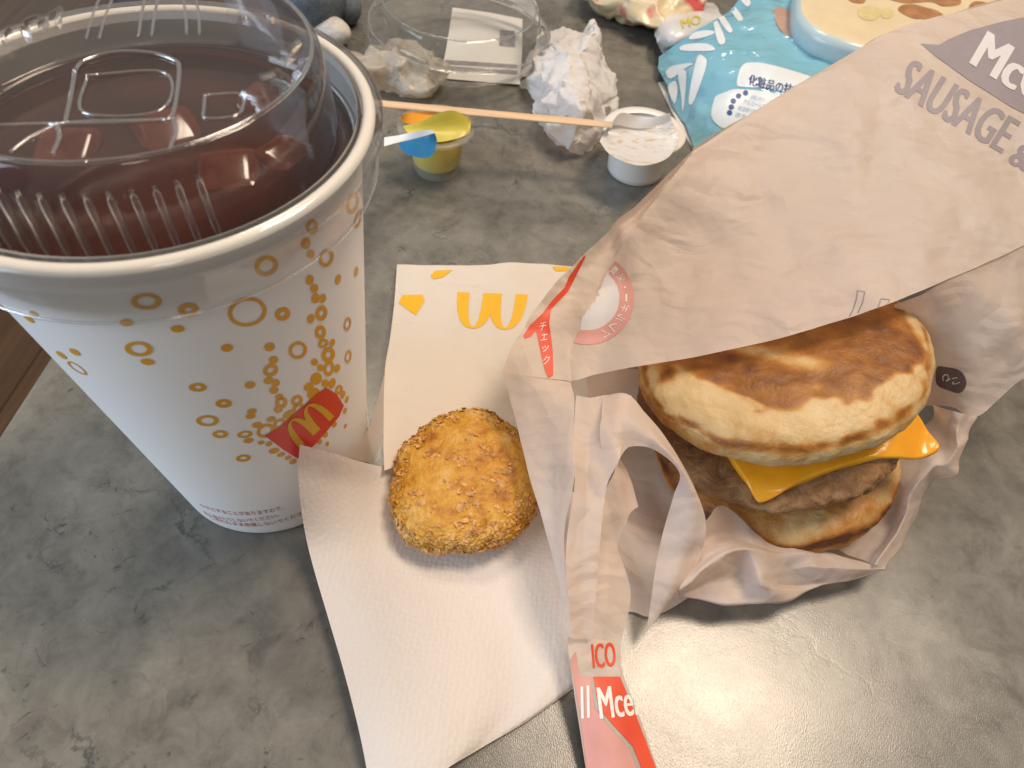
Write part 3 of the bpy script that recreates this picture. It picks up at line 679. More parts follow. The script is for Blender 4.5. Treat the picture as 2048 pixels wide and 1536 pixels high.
MB_ = tilt((9.25, 13.75, 1.45), R(-3), R(-7))
def bot_tone(p, rn, th, ph):
    n = noise.noise(Vector((p.x * 0.9, p.y * 0.9, p.z * 0.9 + 7))); n2 = noise.noise(p * 2.4)
    crack = math.exp(-((p.z - 0.15 - 0.25 * n) / 0.13) ** 2) * (0.35 + 0.6 * max(0, n2 + 0.2))
    low = sstep(0.0, -0.9, p.z) * 0.45
    return max(0, 0.40 + 0.25 * n + crack + low * (0.7 + n2))
bun('bottom_bun', MB_, 4.2, 0.9, 0.95, bot_tone, 4.1, 0.015)
def meat_mat():
    m, nt, b = M('sausage_meat'); n = tex(nt, 160, 8, 0.7, 0.6)
    r = ramp(nt, n, [(0.3, (0.10, 0.045, 0.016)), (0.5, (0.26, 0.130, 0.050)), (0.72, (0.44, 0.26, 0.115))]); nt.links.new(r.outputs[0], b.inputs['Base Color'])
    b.inputs['Roughness'].default_value = 0.38; bump(nt, b, n, 0.8, 0.0025); return m
MAT['meat'] = meat_mat()
MS = tilt((8.55, 14.25, 3.02), R(-4), R(-12)); V = []; NP, NT = 40, 200
for i in range(NP):
    ph = math.pi / 2 - math.pi * (i + 0.5) / NP; c = abs(math.cos(ph)) ** 0.35; s_ = math.copysign(abs(math.sin(ph)) ** 0.9, ph)
    for j in range(NT):
        th = 2 * math.pi * j / NT; p = Vector((4.28 * c * math.cos(th), 4.28 * c * math.sin(th), 0.5 * s_)); p *= 1 + 0.03 * noise.turbulence(p * 1.8, 4, False) + 0.012 * noise.noise(p * 6); V.append(tuple(MS @ p))
V, Fc = fan(np.array(V), [f[::-1] for f in grid_faces(NP, NT, True)], list(range(NT))); mesh('sausage_patty', V, Fc, MAT['meat'], sw)
m, nt, b = M('melted_cheese'); b.inputs['Base Color'].default_value = (0.86, 0.36, 0.012, 1); b.inputs['Roughness'].default_value = 0.2
rr_ = ramp(nt, tex(nt, 60, 3), [(0.3, (0.82, 0.36, 0.016)), (0.7, (0.90, 0.46, 0.03))]); nt.links.new(rr_.outputs[0], b.inputs['Base Color'])
b.inputs['Subsurface Weight'].default_value = 0.3; b.inputs['Subsurface Radius'].default_value = (0.004, 0.002, 0.0005); b.inputs['Subsurface Scale'].default_value = 0.6
bump(nt, b, tex(nt, 70, 2), 0.3, 0.003); MAT['cheese'] = m
C1, C2, C3, C4 = (np.array(q) for q in (at(1508, 1040, 2.85), at(1908, 904, 4.45), (10.2, 19.4, 3.6), (4.0, 17.2, 2.7)))
G = []; n = 48; MSi = MS.inverted()
for i in range(n + 1):
    for j in range(n + 1):
        u, v = i / n, j / n; sh = 0.10
        cu, cv = min(max(u, 0), 1), min(max(v, 0), 1)
        e = 0.16 * math.sin(math.pi * v) * (2 * u - 1) ** 2 * (1 if u < .5 else -1) ; g = 0.16 * math.sin(math.pi * u) * (2 * v - 1) ** 2 * (1 if v < .5 else -1)
        uu, vv = u + e * 0.25, v + g * 0.30
        P = C1 * (1 - uu) * (1 - vv) + C2 * uu * (1 - vv) + C3 * uu * vv + C4 * (1 - uu) * vv
        cnr = (abs(2 * u - 1) * abs(2 * v - 1)) ** 6; P = P + ((C1 + C2 + C3 + C4) / 4 - P) * 0.07 * cnr
        l = MSi @ Vector(P); r_l = math.hypot(l.x, l.y); zt0 = 0.56
        k = sstep(3.7, 4.85, r_l); z = zt0 * (1 - k) + (l.z) * k
        z += 0.05 * noise.noise(Vector((l.x * 1.3, l.y * 1.3, 2))) * (1 + 2 * k) - 0.12 * k; q = MS @ Vector((l.x, l.y, z)); G.append(tuple(q))
V = np.array(G); Fc = grid_faces(n + 1, n + 1)
ch = mesh('cheese_slice', V, Fc, MAT['cheese'], sw); so = ch.modifiers.new('t', 'SOLIDIFY'); so.thickness = 0.0028; so.offset = 0
bvm = ch.modifiers.new('b', 'BEVEL'); bvm.width = 0.0011; bvm.segments = 3

# ------------------------------------------------------------------ sandwich wrapper
wr = thing('sandwich_wrapper', (8.5, 14, 0), 'crumpled translucent paper wrapper bag with grey and red print around the sandwich', 'wrapper')
WM = MAT['wrap']
flap = [
    [(1140, 762, 4.0), (1270, 735, 4.9), (1440, 702, 5.9), (1600, 665, 6.7), (1760, 612, 7.5), (1873, 569, 7.7), (1985, 520, 7.7), (2120, 455, 7.6)],
    [(1142, 688, 4.3), (1285, 640, 5.3), (1460, 600, 6.4), (1630, 560, 7.3), (1790, 515, 7.9), (1910, 470, 8.1), (2040, 420, 8.0), (2180, 360, 7.8)],
    [(1205, 562, 5.4), (1330, 515, 6.0), (1500, 470, 6.9), (1670, 425, 7.7), (1830, 380, 8.3), (1960, 335, 8.5), (2090, 290, 8.4), (2240, 240, 8.2)],
    [(1290, 432, 6.9), (1400, 385, 7.3), (1560, 330, 7.9), (1720, 275, 8.6), (1880, 225, 9.0), (2010, 185, 9.2), (2140, 150, 9.1), (2290, 110, 9.0)],
    [(1375, 315, 8.0), (1450, 268, 8.3), (1590, 190, 8.9), (1740, 125, 9.5), (1890, 85, 9.8), (2030, 55, 9.9), (2160, 30, 9.8), (2320, 0, 9.6)],
    [(1385, 300, 8.0), (1480, 240, 8.3), (1620, 155, 9.0), (1765, 72, 9.6), (1880, 32, 9.9), (2035, -8, 10.0), (2170, -40, 9.9), (2330, -80, 9.7)]]
patch('top_panel', flap, WM, wr, 16, 14, 0.10, 0.25, 11.0, fold=0.22)
patch('side_fold', [
    [(1385, 300, 8.0), (1265, 420, 6.6), (1165, 510, 5.6), (1050, 640, 4.4), (1003, 745, 3.6)],
    [(1388, 312, 7.75), (1285, 420, 6.4), (1195, 520, 5.35), (1095, 650, 4.35), (1070, 755, 3.95)],
    [(1378, 330, 7.6), (1292, 440, 6.55), (1208, 562, 5.35), (1142, 688, 4.35), (1140, 762, 4.05)]], WM, wr, 14, 16, 0.08, 0.3, 11.0, fold=0.32)
patch('left_strip', [
    [(1003, 745, 3.6), (1022, 810, 3.35), (1060, 960, 2.85), (1095, 1080, 2.4), (1115, 1180, 2.0), (1133, 1272, 1.6)],
    [(1070, 755, 3.95), (1085, 815, 3.75), (1105, 955, 3.2), (1112, 1075, 2.7), (1125, 1180, 2.2), (1140, 1274, 1.75)],
    [(1140, 762, 4.05), (1148, 812, 4.2), (1146, 950, 4.0), (1128, 1070, 3.3), (1132, 1180, 2.5), (1150, 1277, 1.9)]], WM, wr, 14, 14, 0.06, 0.4, 11.0, fold=0.32)
patch('front_fold', [
    [(1150, 788, 4.2), (1205, 789, 4.5), (1262, 790, 4.8)],
    [(1148, 900, 4.1), (1185, 900, 4.25), (1236, 903, 4.45)],
    [(1143, 1000, 3.7), (1175, 1000, 3.7), (1209, 992, 3.8)],
    [(1130, 1130, 2.9), (1165, 1130, 2.75), (1196, 1130, 2.7)],
    [(1145, 1278, 1.8), (1165, 1278, 1.65), (1186, 1278, 1.6)]], WM, wr, 12, 14, 0.06, 0.4, 11.0, fold=0.32)
patch('arch_fold', [
    [(1205, 789, 4.5), (1262, 790, 4.8), (1330, 872, 4.5), (1390, 978, 3.8), (1412, 1050, 3.1), (1398, 1125, 2.2), (1352, 1188, 1.4)],
    [(1200, 850, 4.6), (1262, 838, 4.9), (1322, 888, 4.7), (1376, 962, 4.1), (1382, 1025, 3.4), (1358, 1130, 2.3), (1322, 1228, 1.2)],
    [(1211, 940, 4.1), (1250, 896, 4.5), (1308, 900, 4.45), (1357, 944, 4.0), (1346, 995, 3.4), (1314, 1120, 2.0), (1292, 1264, 0.9)]], WM, wr, 14, 14, 0.06, 0.5, 11.0, fold=0.32)
patch('inner_fold', [
    [(1232, 905, 3.7), (1258, 950, 3.3), (1277, 1014, 2.9)],
    [(1208, 990, 3.3), (1232, 1020, 2.9), (1250, 1031, 2.7)],
    [(1193, 1110, 2.4), (1215, 1100, 2.3), (1236, 1095, 2.3)],
    [(1186, 1200, 1.7), (1225, 1195, 1.7), (1262, 1188, 1.6)],
    [(1182, 1285, 1.2), (1210, 1292, 1.1), (1240, 1293, 1.0)]], WM, wr, 10, 12, 0.05, 0.5, 11.0, fold=0.32)
patch('inner_wall', [
    [(1170, 740, 2.4), (1250, 735, 2.6), (1330, 760, 2.6), (1420, 860, 2.4)],
    [(1185, 850, 1.2), (1270, 850, 1.1), (1345, 900, 1.1), (1430, 960, 1.2)],
    [(1200, 980, 0.35), (1275, 985, 0.25), (1345, 1020, 0.25), (1430, 1070, 0.4)],
    [(1205, 1090, 0.25), (1275, 1095, 0.2), (1345, 1110, 0.2), (1430, 1140, 0.2)],
    [(1195, 1230, 0.15), (1262, 1225, 0.1), (1310, 1235, 0.15), (1400, 1180, 0.2)]], WM, wr, 8, 8, 0.12, 0.4, 23.0, zmin=0.05)
patch('front_pocket', [
    [(1408, 1048, 3.0), (1433, 1015, 2.6), (1465, 1020, 2.4), (1512, 1069, 2.0), (1552, 1095, 1.7), (1607, 1100, 1.55), (1666, 1108, 1.4), (1769, 1137, 1.2)],
    [(1390, 1100, 2.1), (1422, 1075, 1.9), (1456, 1070, 1.85), (1500, 1088, 2.0), (1548, 1106, 1.75), (1610, 1108, 1.7), (1662, 1116, 1.5), (1769, 1138, 1.2)],
    [(1356, 1184, 1.7), (1404, 1147, 2.3), (1443, 1119, 2.55), (1477, 1102, 2.55), (1512, 1104, 2.3), (1572, 1135, 1.5), (1634, 1134, 1.65), (1769, 1139, 1.18)],
    [(1356, 1188, 1.4), (1400, 1175, 1.3), (1445, 1162, 1.2), (1488, 1150, 1.35), (1524, 1172, 1.9), (1570, 1172, 1.05), (1630, 1158, 1.25), (1769, 1140, 1.12)],
    [(1354, 1192, 1.2), (1398, 1199, 1.1), (1445, 1210, 1.05), (1496, 1209, 1.05), (1563, 1205, 1.0), (1627, 1176, 1.0), (1694, 1162, 1.0), (1769, 1141, 1.0)],
    [(1360, 1180, 0.5), (1400, 1180, 0.4), (1445, 1180, 0.3), (1496, 1175, 0.3), (1563, 1165, 0.3), (1627, 1145, 0.3), (1694, 1135, 0.3), (1750, 1125, 0.4)],
    [(1380, 1120, 0.1), (1400, 1120, 0.1), (1445, 1120, 0.1), (1496, 1120, 0.1), (1563, 1110, 0.1), (1627, 1100, 0.1), (1680, 1090, 0.1), (1720, 1080, 0.1)]], WM, wr, 8, 10, 0.14, 0.7, 11.0, zmin=0.03, fold=0.28, lin=True)
patch('right_pocket', [
    [(1750, 1122, 0.3), (1800, 1050, 0.4), (1815, 1000, 0.9), (1850, 960, 1.6), (1890, 950, 2.2), (1905, 890, 2.8), (1940, 840, 3.6)],
    [(1769, 1138, 1.15), (1832, 1040, 1.3), (1846, 998, 1.8), (1880, 952, 2.4), (1914, 948, 2.8), (1922, 880, 3.4), (1954, 832, 4.0)],
    [(1752, 1130, 1.5), (1808, 1036, 1.9), (1822, 990, 2.4), (1856, 936, 3.0), (1896, 925, 3.4), (1908, 870, 3.8), (1928, 828, 4.3)],
    [(1735, 1126, 1.1), (1790, 1040, 1.3), (1806, 975, 2.1), (1838, 915, 2.8), (1876, 900, 3.2), (1895, 858, 3.7), (1905, 822, 4.2)],
    [(1660, 1095, 0.5), (1720, 1035, 0.8), (1750, 950, 1.6), (1790, 900, 2.3), (1830, 870, 2.9), (1860, 840, 3.3), (1860, 812, 3.7)]], WM, wr, 8, 12, 0.12, 0.7, 11.0, zmin=0.03, fold=0.26, lin=True)
patch('back_panel', [
    [(1790, 610, 6.6), (1840, 590, 7.2), (1880, 566, 7.6), (1970, 527, 7.6), (2120, 455, 7.55), (2250, 400, 7.4)],
    [(1780, 690, 4.6), (1835, 690, 5.2), (1890, 690, 5.6), (1985, 680, 6.0), (2110, 600, 6.4), (2240, 540, 6.4)],
    [(1780, 815, 2.8), (1845, 812, 3.4), (1900, 814, 3.9), (1954, 832, 4.0), (2060, 745, 4.9), (2220, 660, 5.2)]], WM, wr, 14, 12, 0.10, 0.3, 11.0, fold=0.32)
patch('lower_tail', [
    [(1133, 1266, 1.55), (1182, 1275, 1.4), (1240, 1288, 1.0)],
    [(1140, 1330, 1.25), (1188, 1340, 1.1), (1246, 1345, 0.9)],
    [(1155, 1430, 0.85), (1212, 1432, 0.95), (1278, 1430, 0.65)],
    [(1172, 1540, 0.5), (1240, 1540, 0.65), (1316, 1540, 0.4)],
    [(1190, 1640, 0.3), (1262, 1640, 0.4), (1362, 1640, 0.25)]], WM, wr, 12, 14, 0.04, 0.5, 11.0, zmin=0.06, fold=0.1)
def sheet3(name, rows, mat, parent, ku, kv, amp, s, seed, zmin=None):
    G = cr(np.array(rows, float), ku); G = np.swapaxes(cr(np.swapaxes(G, 0, 1), kv), 0, 1); n, m = G.shape[:2]
    V = crumple(G.reshape(-1, 3), amp, s, seed)
    if zmin is not None: V[:, 2] = np.maximum(V[:, 2], zmin)
    return mesh(name, V, grid_faces(n, m), mat, parent)
tope = [at(*q) for q in flap[-1]]
sheet3('under_panel', [tope, [(5.6 + i * 1.75, 20.6 + i * 0.7, 3.6) for i in range(8)], [(5.2 + i * 1.2, 18.6 + i * 0.3, 0.12) for i in range(8)], [(4 + i * 1.25, 10.2 + i * 0.1, 0.06) for i in range(8)]], WM, wr, 8, 6, 0.15, 0.35, 11.0, 0.03)
# print on the wrapper
MAT['grey_ink'] = plain('grey_violet_ink', (0.26, 0.225, 0.25), 0.5, 0.05, 200)
MAT['pale_ink'] = plain('pale_lettering', (0.62, 0.60, 0.62), 0.5, 0.03, 200)
MAT['pink_ink'] = plain('faded_red_ink', (0.62, 0.30, 0.27), 0.5, 0.06, 150)
MAT['bright_red'] = plain('bright_red_ink', (0.70, 0.075, 0.03), 0.45, 0.06, 150)
MAT['brown_ink'] = plain('brown_ink', (0.14, 0.09, 0.085), 0.5, 0.05, 150)
MAT['line_ink'] = plain('thin_grey_ink', (0.18, 0.17, 0.18), 0.5, 0.05, 150)
MAT['white_ink'] = plain('white_ink', (0.78, 0.76, 0.74), 0.5, 0.03, 150)
q4 = lambda x, y: (1150 + x * .4385, y * .4385)
k4 = .4385
T1 = PATCH['top_panel'][2]
fg = mesh('name_flag', *lay(*poly2d([q4(*p) for p in [(1575,200),(1660,207),(1700,182),(1800,140),(1950,100),(2150,60),(2350,30),(2350,640),(2150,570),(1990,490),(1800,370),(1640,255)]]), T1, 0.02, 20), MAT['grey_ink'], wr)
def bold(body, O, U, W, shear=0.0, fat=0.035):
    T, Fq = text_norm(body); ps = []
    for dx in (-fat, -fat / 2, 0, fat / 2, fat):
        ps.append((affine(T + np.array([dx / max(1, len(body)) * 2.2, 0]), O, U, W), Fq))
    return ps
def put(name, body, O, U, W, tree, mat, off, fat=0.05, parent=None):
    ps = []
    for i, (V, Fq) in enumerate(bold(body, O, U, W, 0, fat)): ps.append(lay(V, Fq, tree, off * 0.6 + 0.0007 * i, 9))
    return mesh(name, *merge([p for p in ps if len(p[0])]), mat, parent or wr)
put('flag_lettering', 'McGri', q4(1800, 296), (420 * k4, 262 * k4), (88 * k4, -150 * k4), T1, MAT['pale_ink'], 0.055, 0.04, fg)
put('name_lettering', 'SAUSAGE', q4(1452, 415), (486 * k4, 285 * k4), (92 * k4, -146 * k4), T1, MAT['grey_ink'], 0.02, 0.035)
put('name_lettering', '&', q4(1972, 742), (75 * k4, 44 * k4), (56 * k4, -92 * k4), T1, MAT['grey_ink'], 0.02, 0.03)
q5 = lambda x, y: (980 + x * .3646, 440 + y * .3646)
seg = []
V, Fq = ring2d(*q5(535, 430), 255 * .3646, 255 * .3646, 0.69, 0, 60); rg = mesh('check_ring', *lay(V, Fq, T1, 0.02, 10), MAT['pink_ink'], wr)
for i, chx in enumerate('アレルギー・栄養・'):
    a = R(62 - i * 15.5); c = q5(535 + 214 * math.cos(a), 430 + 214 * math.sin(a)); hh = 17 if chx not in '・ー' else (4 if chx == '・' else 4); ww = 15 if chx != '・' else 4
    u = np.array([math.sin(a), -math.cos(a)]) ; v = np.array([-math.cos(a), -math.sin(a)])*-1
    T, Fq = text_norm(chx); mesh('ring_character', *lay(affine(T - 0.5, c, u * ww, v * hh), Fq, T1, 0.035, 8), MAT['white_ink'], rg)
V, Fq = ring2d(*q5(535, 430), 176 * .3646, 176 * .3646, 0, 0, 40); mesh('ring_centre', *lay(V, Fq, T1, 0.015, 10), MAT['pale_ink'], wr)
T2 = PATCH['side_fold'][2]; T3 = PATCH['left_strip'][2]
both = merge([PATCH['side_fold'][:2], PATCH['left_strip'][:2]]); TB = bvh(*both)
rp = mesh('check_print', *lay(*poly2d([q5(*p) for p in [(518,190),(522,205),(430,390),(335,490),(325,560),(345,720),(347,850),(322,872),(302,830),(255,620),(248,612),(225,642),(192,652),(182,637),(215,582),(290,510),(340,440),(408,370),(432,310)]]), TB, 0.02, 7), MAT['bright_red'], wr)
for i, chx in enumerate('チェック'):
    T, Fq = text_norm(chx); mesh('check_character', *lay(affine(T - 0.5, q5(290 + i * 6.5, 585 + i * 62), (13, -2), (1.5, -17 if chx in 'チク' else -12)), Fq, TB, 0.035, 6), MAT['white_ink'], rp)
sc7 = lambda x, y: (580 + x * .4922, 780 + y * .4922)
T4 = PATCH['lower_tail'][2]
pk = mesh('tail_pink_print', *lay(*poly2d([sc7(*p) for p in [(1138,1095),(1160,1062),(1172,1160),(1222,1172),(1236,1290),(1300,1375),(1375,1455),(1420,1570),(1210,1570),(1180,1330)]]), T4, 0.02, 9), MAT['pink_ink'], wr)
rd = mesh('tail_red_print', *lay(*poly2d([sc7(*p) for p in [(1232,1165),(1340,1165),(1400,1310),(1500,1570),(1440,1570),(1392,1448),(1312,1362),(1252,1288)]]), T4, 0.02, 9), MAT['bright_red'], wr)
put('tail_lettering', 'ICO', sc7(1232, 1132), (92 * .4922, -4), (-4, -100 * .4922), T4, MAT['bright_red'], 0.025, 0.03)
put('tail_lettering', 'Mcel', sc7(1262, 1338), (150 * .4922, -8), (-8, -128 * .4922), T4, MAT['white_ink'], 0.055, 0.03, rd)
put('tail_lettering', 'll', sc7(1184, 1335), (34 * .4922, -2), (-2, -130 * .4922), T4, MAT['white_ink'], 0.055, 0.02, pk)
q6 = lambda x, y: (1240 + x * .4427, 560 + y * .4427)
T5 = PATCH['back_panel'][2]
pill = mesh('brown_tag_print', *lay(*smoothpoly([q6(*p) for p in [(1432,395),(1470,392),(1530,405),(1560,440),(1562,480),(1535,510),(1490,500),(1432,470)]]), T5, 0.02, 8), MAT['brown_ink'], wr)
for i, chx in enumerate('りい'):
    T, Fq = text_norm(chx); mesh('tag_character', *lay(affine(T - 0.5, q6(1472 + i * 42, 440 + i * 14), (-6, -13), (14, -6)), Fq, T5, 0.035, 6), MAT['white_ink'], pill)
def line2d(pts, w):
    P = np.array(pts, float); V = []
    for i in range(len(P)):
        t = P[min(i + 1, len(P) - 1)] - P[max(i - 1, 0)]; n = np.array([-t[1], t[0]]) / (np.linalg.norm(t) + 1e-9); V += [P[i] + n * w, P[i] - n * w]
    return np.array(V), [f for i in range(len(P) - 1) for f in ((2 * i, 2 * i + 2, 2 * i + 3), (2 * i, 2 * i + 3, 2 * i + 1))]
for ln in ([(1030,178),(1055,130),(1068,85),(1072,48),(1105,55),(1096,100),(1075,150),(1060,170)], [(1160,140),(1172,105),(1178,85),(1218,90),(1205,112),(1190,125)]):
    mesh('arch_outline', *lay(*line2d([q6(*p) for p in ln], 0.9), T1, 0.02, 10), MAT['line_ink'], wr)

# ------------------------------------------------------------------ portion pods and stir stick
def foil(name, rows, mat, parent, amp=0.03): return patch(name, rows, mat, parent, 7, 7, amp, 0.8, 4.0)
MAT['pod_clear'] = paper('frosted_plastic', (0.72, 0.72, 0.66), 0.5, 0.66, 0.25, 0.05, 300, 0.02, 0, 0.6)
MAT['pod_white'] = plain('white_plastic', (0.72, 0.70, 0.66), 0.32, 0.02, 40)
MAT['syrup'] = plain('yellow_syrup_label', (0.66, 0.54, 0.03), 0.35, 0.08, 120)
MAT['foil_orange'] = plain('orange_foil_print', (0.86, 0.33, 0.02), 0.4, 0.05)
MAT['foil_yellow'] = plain('yellow_foil_print', (0.55, 0.46, 0.06), 0.35, 0.12)
MAT['foil_blue'] = plain('blue_foil_print', (0.012, 0.15, 0.34), 0.4, 0.08)
MAT['foil_white'] = plain('white_foil', (0.78, 0.77, 0.76), 0.35, 0.04)
def pod(name, c, rb, rt_, h, fl_, mat, label, cat):
    t = thing(name, c, label, cat)
    V, Fc = lathe([(0.01, 0.06), (rb * .85, 0.06), (rb * .95, 0.0), (rb, 0.06), (rb + (rt_ - rb) * .1, 0.3), (rt_ - .05, h - .25), (rt_, h - .08)], c, 64); mesh('cup', V, Fc, mat, t)
    V, Fc = lathe([(rt_ - 0.03, h - 0.10), (rt_ + .05, h - 0.10), (fl_, h - 0.08), (fl_ + .03, h), (fl_, h + .06), (rt_ + .05, h + .05), (rt_ - .04, h - 0.02)], c, 64); mesh('flange', V, Fc, mat, t)
    return t
c1 = at(868, 362, 0); h1 = 2.35
lp_ = pod('lemon_syrup_pod', (c1[0], c1[1] + 1.0, 0), 1.12, 1.42, h1, 1.80, MAT['pod_clear'], 'small yellow syrup portion pod with peeled orange and blue foil', 'syrup pod')
cc = (c1[0], c1[1] + 1.0, 0)
V, Fc = lathe([(0.01, 0.5), (1.08, 0.5), (1.12, 0.55), (1.36, 2.1), (1.30, 2.14), (0.01, 2.14)], cc, 64); mesh('syrup', V, Fc, MAT['syrup'], lp_)
foil('foil_lid', [[(806, 252, 2.55), (840, 243, 2.8), (880, 225, 3.25), (910, 222, 3.3), (942, 240, 2.8)], [(812, 262, 2.45), (845, 262, 2.5), (882, 258, 2.6), (915, 255, 2.65), (940, 258, 2.6)], [(822, 275, 2.42), (850, 283, 2.42), (882, 284, 2.42), (912, 278, 2.42), (938, 268, 2.45)]], MAT['foil_yellow'], lp_)
foil('foil_edge', [[(803, 232, 2.9), (822, 224, 3.0), (850, 224, 3.0), (885, 228, 2.95), (925, 232, 2.85)], [(802, 243, 2.6), (822, 247, 2.6), (852, 246, 2.7), (885, 238, 2.85), (935, 243, 2.7)]], MAT['foil_orange'], lp_)
foil('foil_tab', [[(768, 275, 2.5), (800, 270, 2.8), (835, 262, 3.2), (866, 260, 3.4)], [(768, 292, 2.4), (800, 284, 2.6), (835, 276, 2.9), (868, 266, 3.3)]], MAT['foil_white'], lp_)
foil('foil_print', [[(795, 287, 2.55), (825, 279, 2.85), (850, 272, 3.05), (870, 266, 3.3)], [(808, 305, 2.45), (832, 300, 2.6), (855, 292, 2.75), (874, 282, 2.95)], [(830, 314, 2.4), (845, 316, 2.4), (858, 314, 2.45), (868, 305, 2.6)]], MAT['foil_blue'], lp_)
c2 = at(1270, 372, 0); cc2 = (c2[0], c2[1] + 1.35, 0); h2 = 2.25
mp_ = pod('milk_pod', cc2, 1.42, 1.62, h2, 2.02, MAT['pod_white'], 'opened white milk portion pod with curled lid and brown smears', 'milk pod')
def smear_mat():
    m, nt, b = M('smeared_foil'); L = nt.links.new
    tc = nt.nodes.new('ShaderNodeTexCoord'); mp = nd(nt, 'ShaderNodeMapping'); mp.inputs['Rotation'].default_value = (0, 0, R(35)); mp.inputs['Scale'].default_value = (1, 3.2, 1); L(tc.outputs['Object'], mp.inputs[0])
    n = nd(nt, 'ShaderNodeTexNoise', i_Scale=95, i_Detail=4, i_Distortion=1.6); L(mp.outputs[0], n.inputs['Vector'])
    r = ramp(nt, n.outputs['Fac'], [(0.55, (0.60, 0.59, 0.58)), (0.66, (0.52, 0.42, 0.27)), (0.78, (0.36, 0.22, 0.09))]); L(r.outputs[0], b.inputs['Base Color']); b.inputs['Roughness'].default_value = 0.18
    bump(nt, b, n.outputs['Fac'], 0.3, 0.002); return m
MAT['smear'] = smear_mat()
foil('foil_lid', [[(1199, 283, 2.45), (1222, 310, 2.36), (1278, 331, 2.36), (1332, 318, 2.36), (1357, 285, 2.5)], [(1208, 262, 2.6), (1242, 280, 2.40), (1283, 286, 2.36), (1325, 277, 2.42), (1354, 262, 2.7)], [(1228, 246, 2.9), (1260, 254, 2.55), (1290, 256, 2.5), (1320, 250, 2.65), (1342, 238, 3.0)]], MAT['smear'], mp_, 0.02)
foil('lid_edge', [[(1205, 268, 2.6), (1225, 250, 2.9), (1258, 255, 2.62), (1295, 256, 2.6), (1342, 240, 3.0)], [(1222, 248, 3.0), (1242, 226, 3.4), (1275, 232, 3.05), (1308, 234, 3.1), (1340, 226, 3.4)]], MAT['foil_white'], mp_, 0.02)
def stick_mat():
    m, nt, b = M('pale_birch'); L = nt.links.new; tc = nt.nodes.new('ShaderNodeTexCoord'); mp = nd(nt, 'ShaderNodeMapping'); mp.inputs['Scale'].default_value = (12, 260, 260); mp.inputs['Rotation'].default_value = (0, 0, R(-12)); L(tc.outputs['Object'], mp.inputs[0])
    n = nd(nt, 'ShaderNodeTexNoise', i_Scale=1.5, i_Detail=6); L(mp.outputs[0], n.inputs['Vector']); r = ramp(nt, n.outputs['Fac'], [(0.3, (0.58, 0.38, 0.22)), (0.7, (0.74, 0.55, 0.36))]); L(r.outputs[0], b.inputs['Base Color']); b.inputs['Roughness'].default_value = 0.6; return m
MAT['stick'] = stick_mat()
A_, B_ = at(690, 201, 3.15), at(1224, 250, 2.95)
V, Fc = tube([A_ + (B_ - A_) * t for t in np.linspace(0, 1, 12)], [0.27] * 11 + [0.24], 12, True, 0.32)
sk = mesh('stir_stick', V, Fc, MAT['stick']); tag(sk, 'pale wooden stir stick lying across the two portion pods', 'stir stick')

# ------------------------------------------------------------------ table clutter behind
def lump(name, c, rad, mat, label, cat, amp, s, seed, pulls=(), sub=5, zmin=0.03):
    bm = bmesh.new(); bmesh.ops.create_icosphere(bm, subdivisions=sub, radius=1.0); V = np.array([tuple(v.co) for v in bm.verts]); Fc = [tuple(v.index for v in f.verts) for f in bm.faces]; bm.free()
    U = V.copy(); P = V * np.array(rad)
    for d, a, w_ in pulls:
        d = np.array(d, float); L_ = np.linalg.norm(d); k = np.clip((U @ (d / L_) - w_) / (1 - w_), 0, 1) ** 1.6; P += k[:, None] * d * a
    P = crumple(P, amp, s, seed, 0.45); P = P * np.array([1, 1, 1.0]); P += np.array(c); P[:, 2] = np.maximum(P[:, 2], zmin + 0.02 * np.sin(P[:, 0] * 3))
    o = mesh(name, P, Fc, mat, None, True); return tag(o, label, cat)
tis = patch('crumpled_tissue', [
    [(1078, 72, 0.3), (1120, 62, 0.9), (1160, 72, 1.1), (1184, 36, 2.2), (1194, 82, 0.4)],
    [(1056, 120, 0.4), (1105, 118, 2.1), (1150, 115, 2.5), (1182, 100, 2.3), (1206, 130, 0.4)],
    [(1046, 165, 0.4), (1098, 172, 2.3), (1145, 165, 3.0), (1192, 165, 2.1), (1230, 175, 0.4)],
    [(1064, 215, 0.4), (1105, 225, 1.9), (1150, 215, 2.6), (1198, 215, 1.8), (1230, 226, 0.3)],
    [(1076, 268, 0.2), (1105, 272, 1.0), (1150, 276, 1.4), (1186, 262, 1.0), (1216, 258, 0.2)],
    [(1092, 286, 0.05), (1120, 296, 0.1), (1150, 311, 0.1), (1180, 290, 0.1), (1202, 274, 0.1)]], MAT['tissue'], None, 16, 16, 0.85, 0.85, 3.0, zmin=0.05)
tag(tis, 'crumpled white paper tissue behind the wooden stir stick', 'tissue')
c = at(805, 150, 0.7)
lump('crumpled_wrap', (c[0], c[1], 0.8), (2.4, 1.7, 1.25), MAT['film'], 'crumpled milky cream plastic film beside the white cup rim', 'plastic film', 0.8, 0.7, 40.0, [((-1.6, -0.8, 0.3), 0.9, 0.7), ((0.6, -1.2, 0.2), 0.4, 0.8)])
rc = thing('receipt', at(960, 120, 0), 'flat white printed paper slip under the clear plastic dome', 'receipt')
patch('paper_slip', [[(905, 15, 0.15), (975, 25, 0.2), (1045, 38, 0.35)], [(895, 80, 0.12), (970, 92, 0.15), (1044, 100, 0.2)], [(880, 156, 0.1), (960, 163, 0.12), (1040, 169, 0.15)]], MAT['white_paper'], rc, 6, 6, 0.03, 0.4, 2.0)
patch_T = PATCH['paper_slip'][2]; MAT['slip_ink'] = plain('grey_slip_ink', (0.25, 0.23, 0.26), 0.6, 0.3, 300)
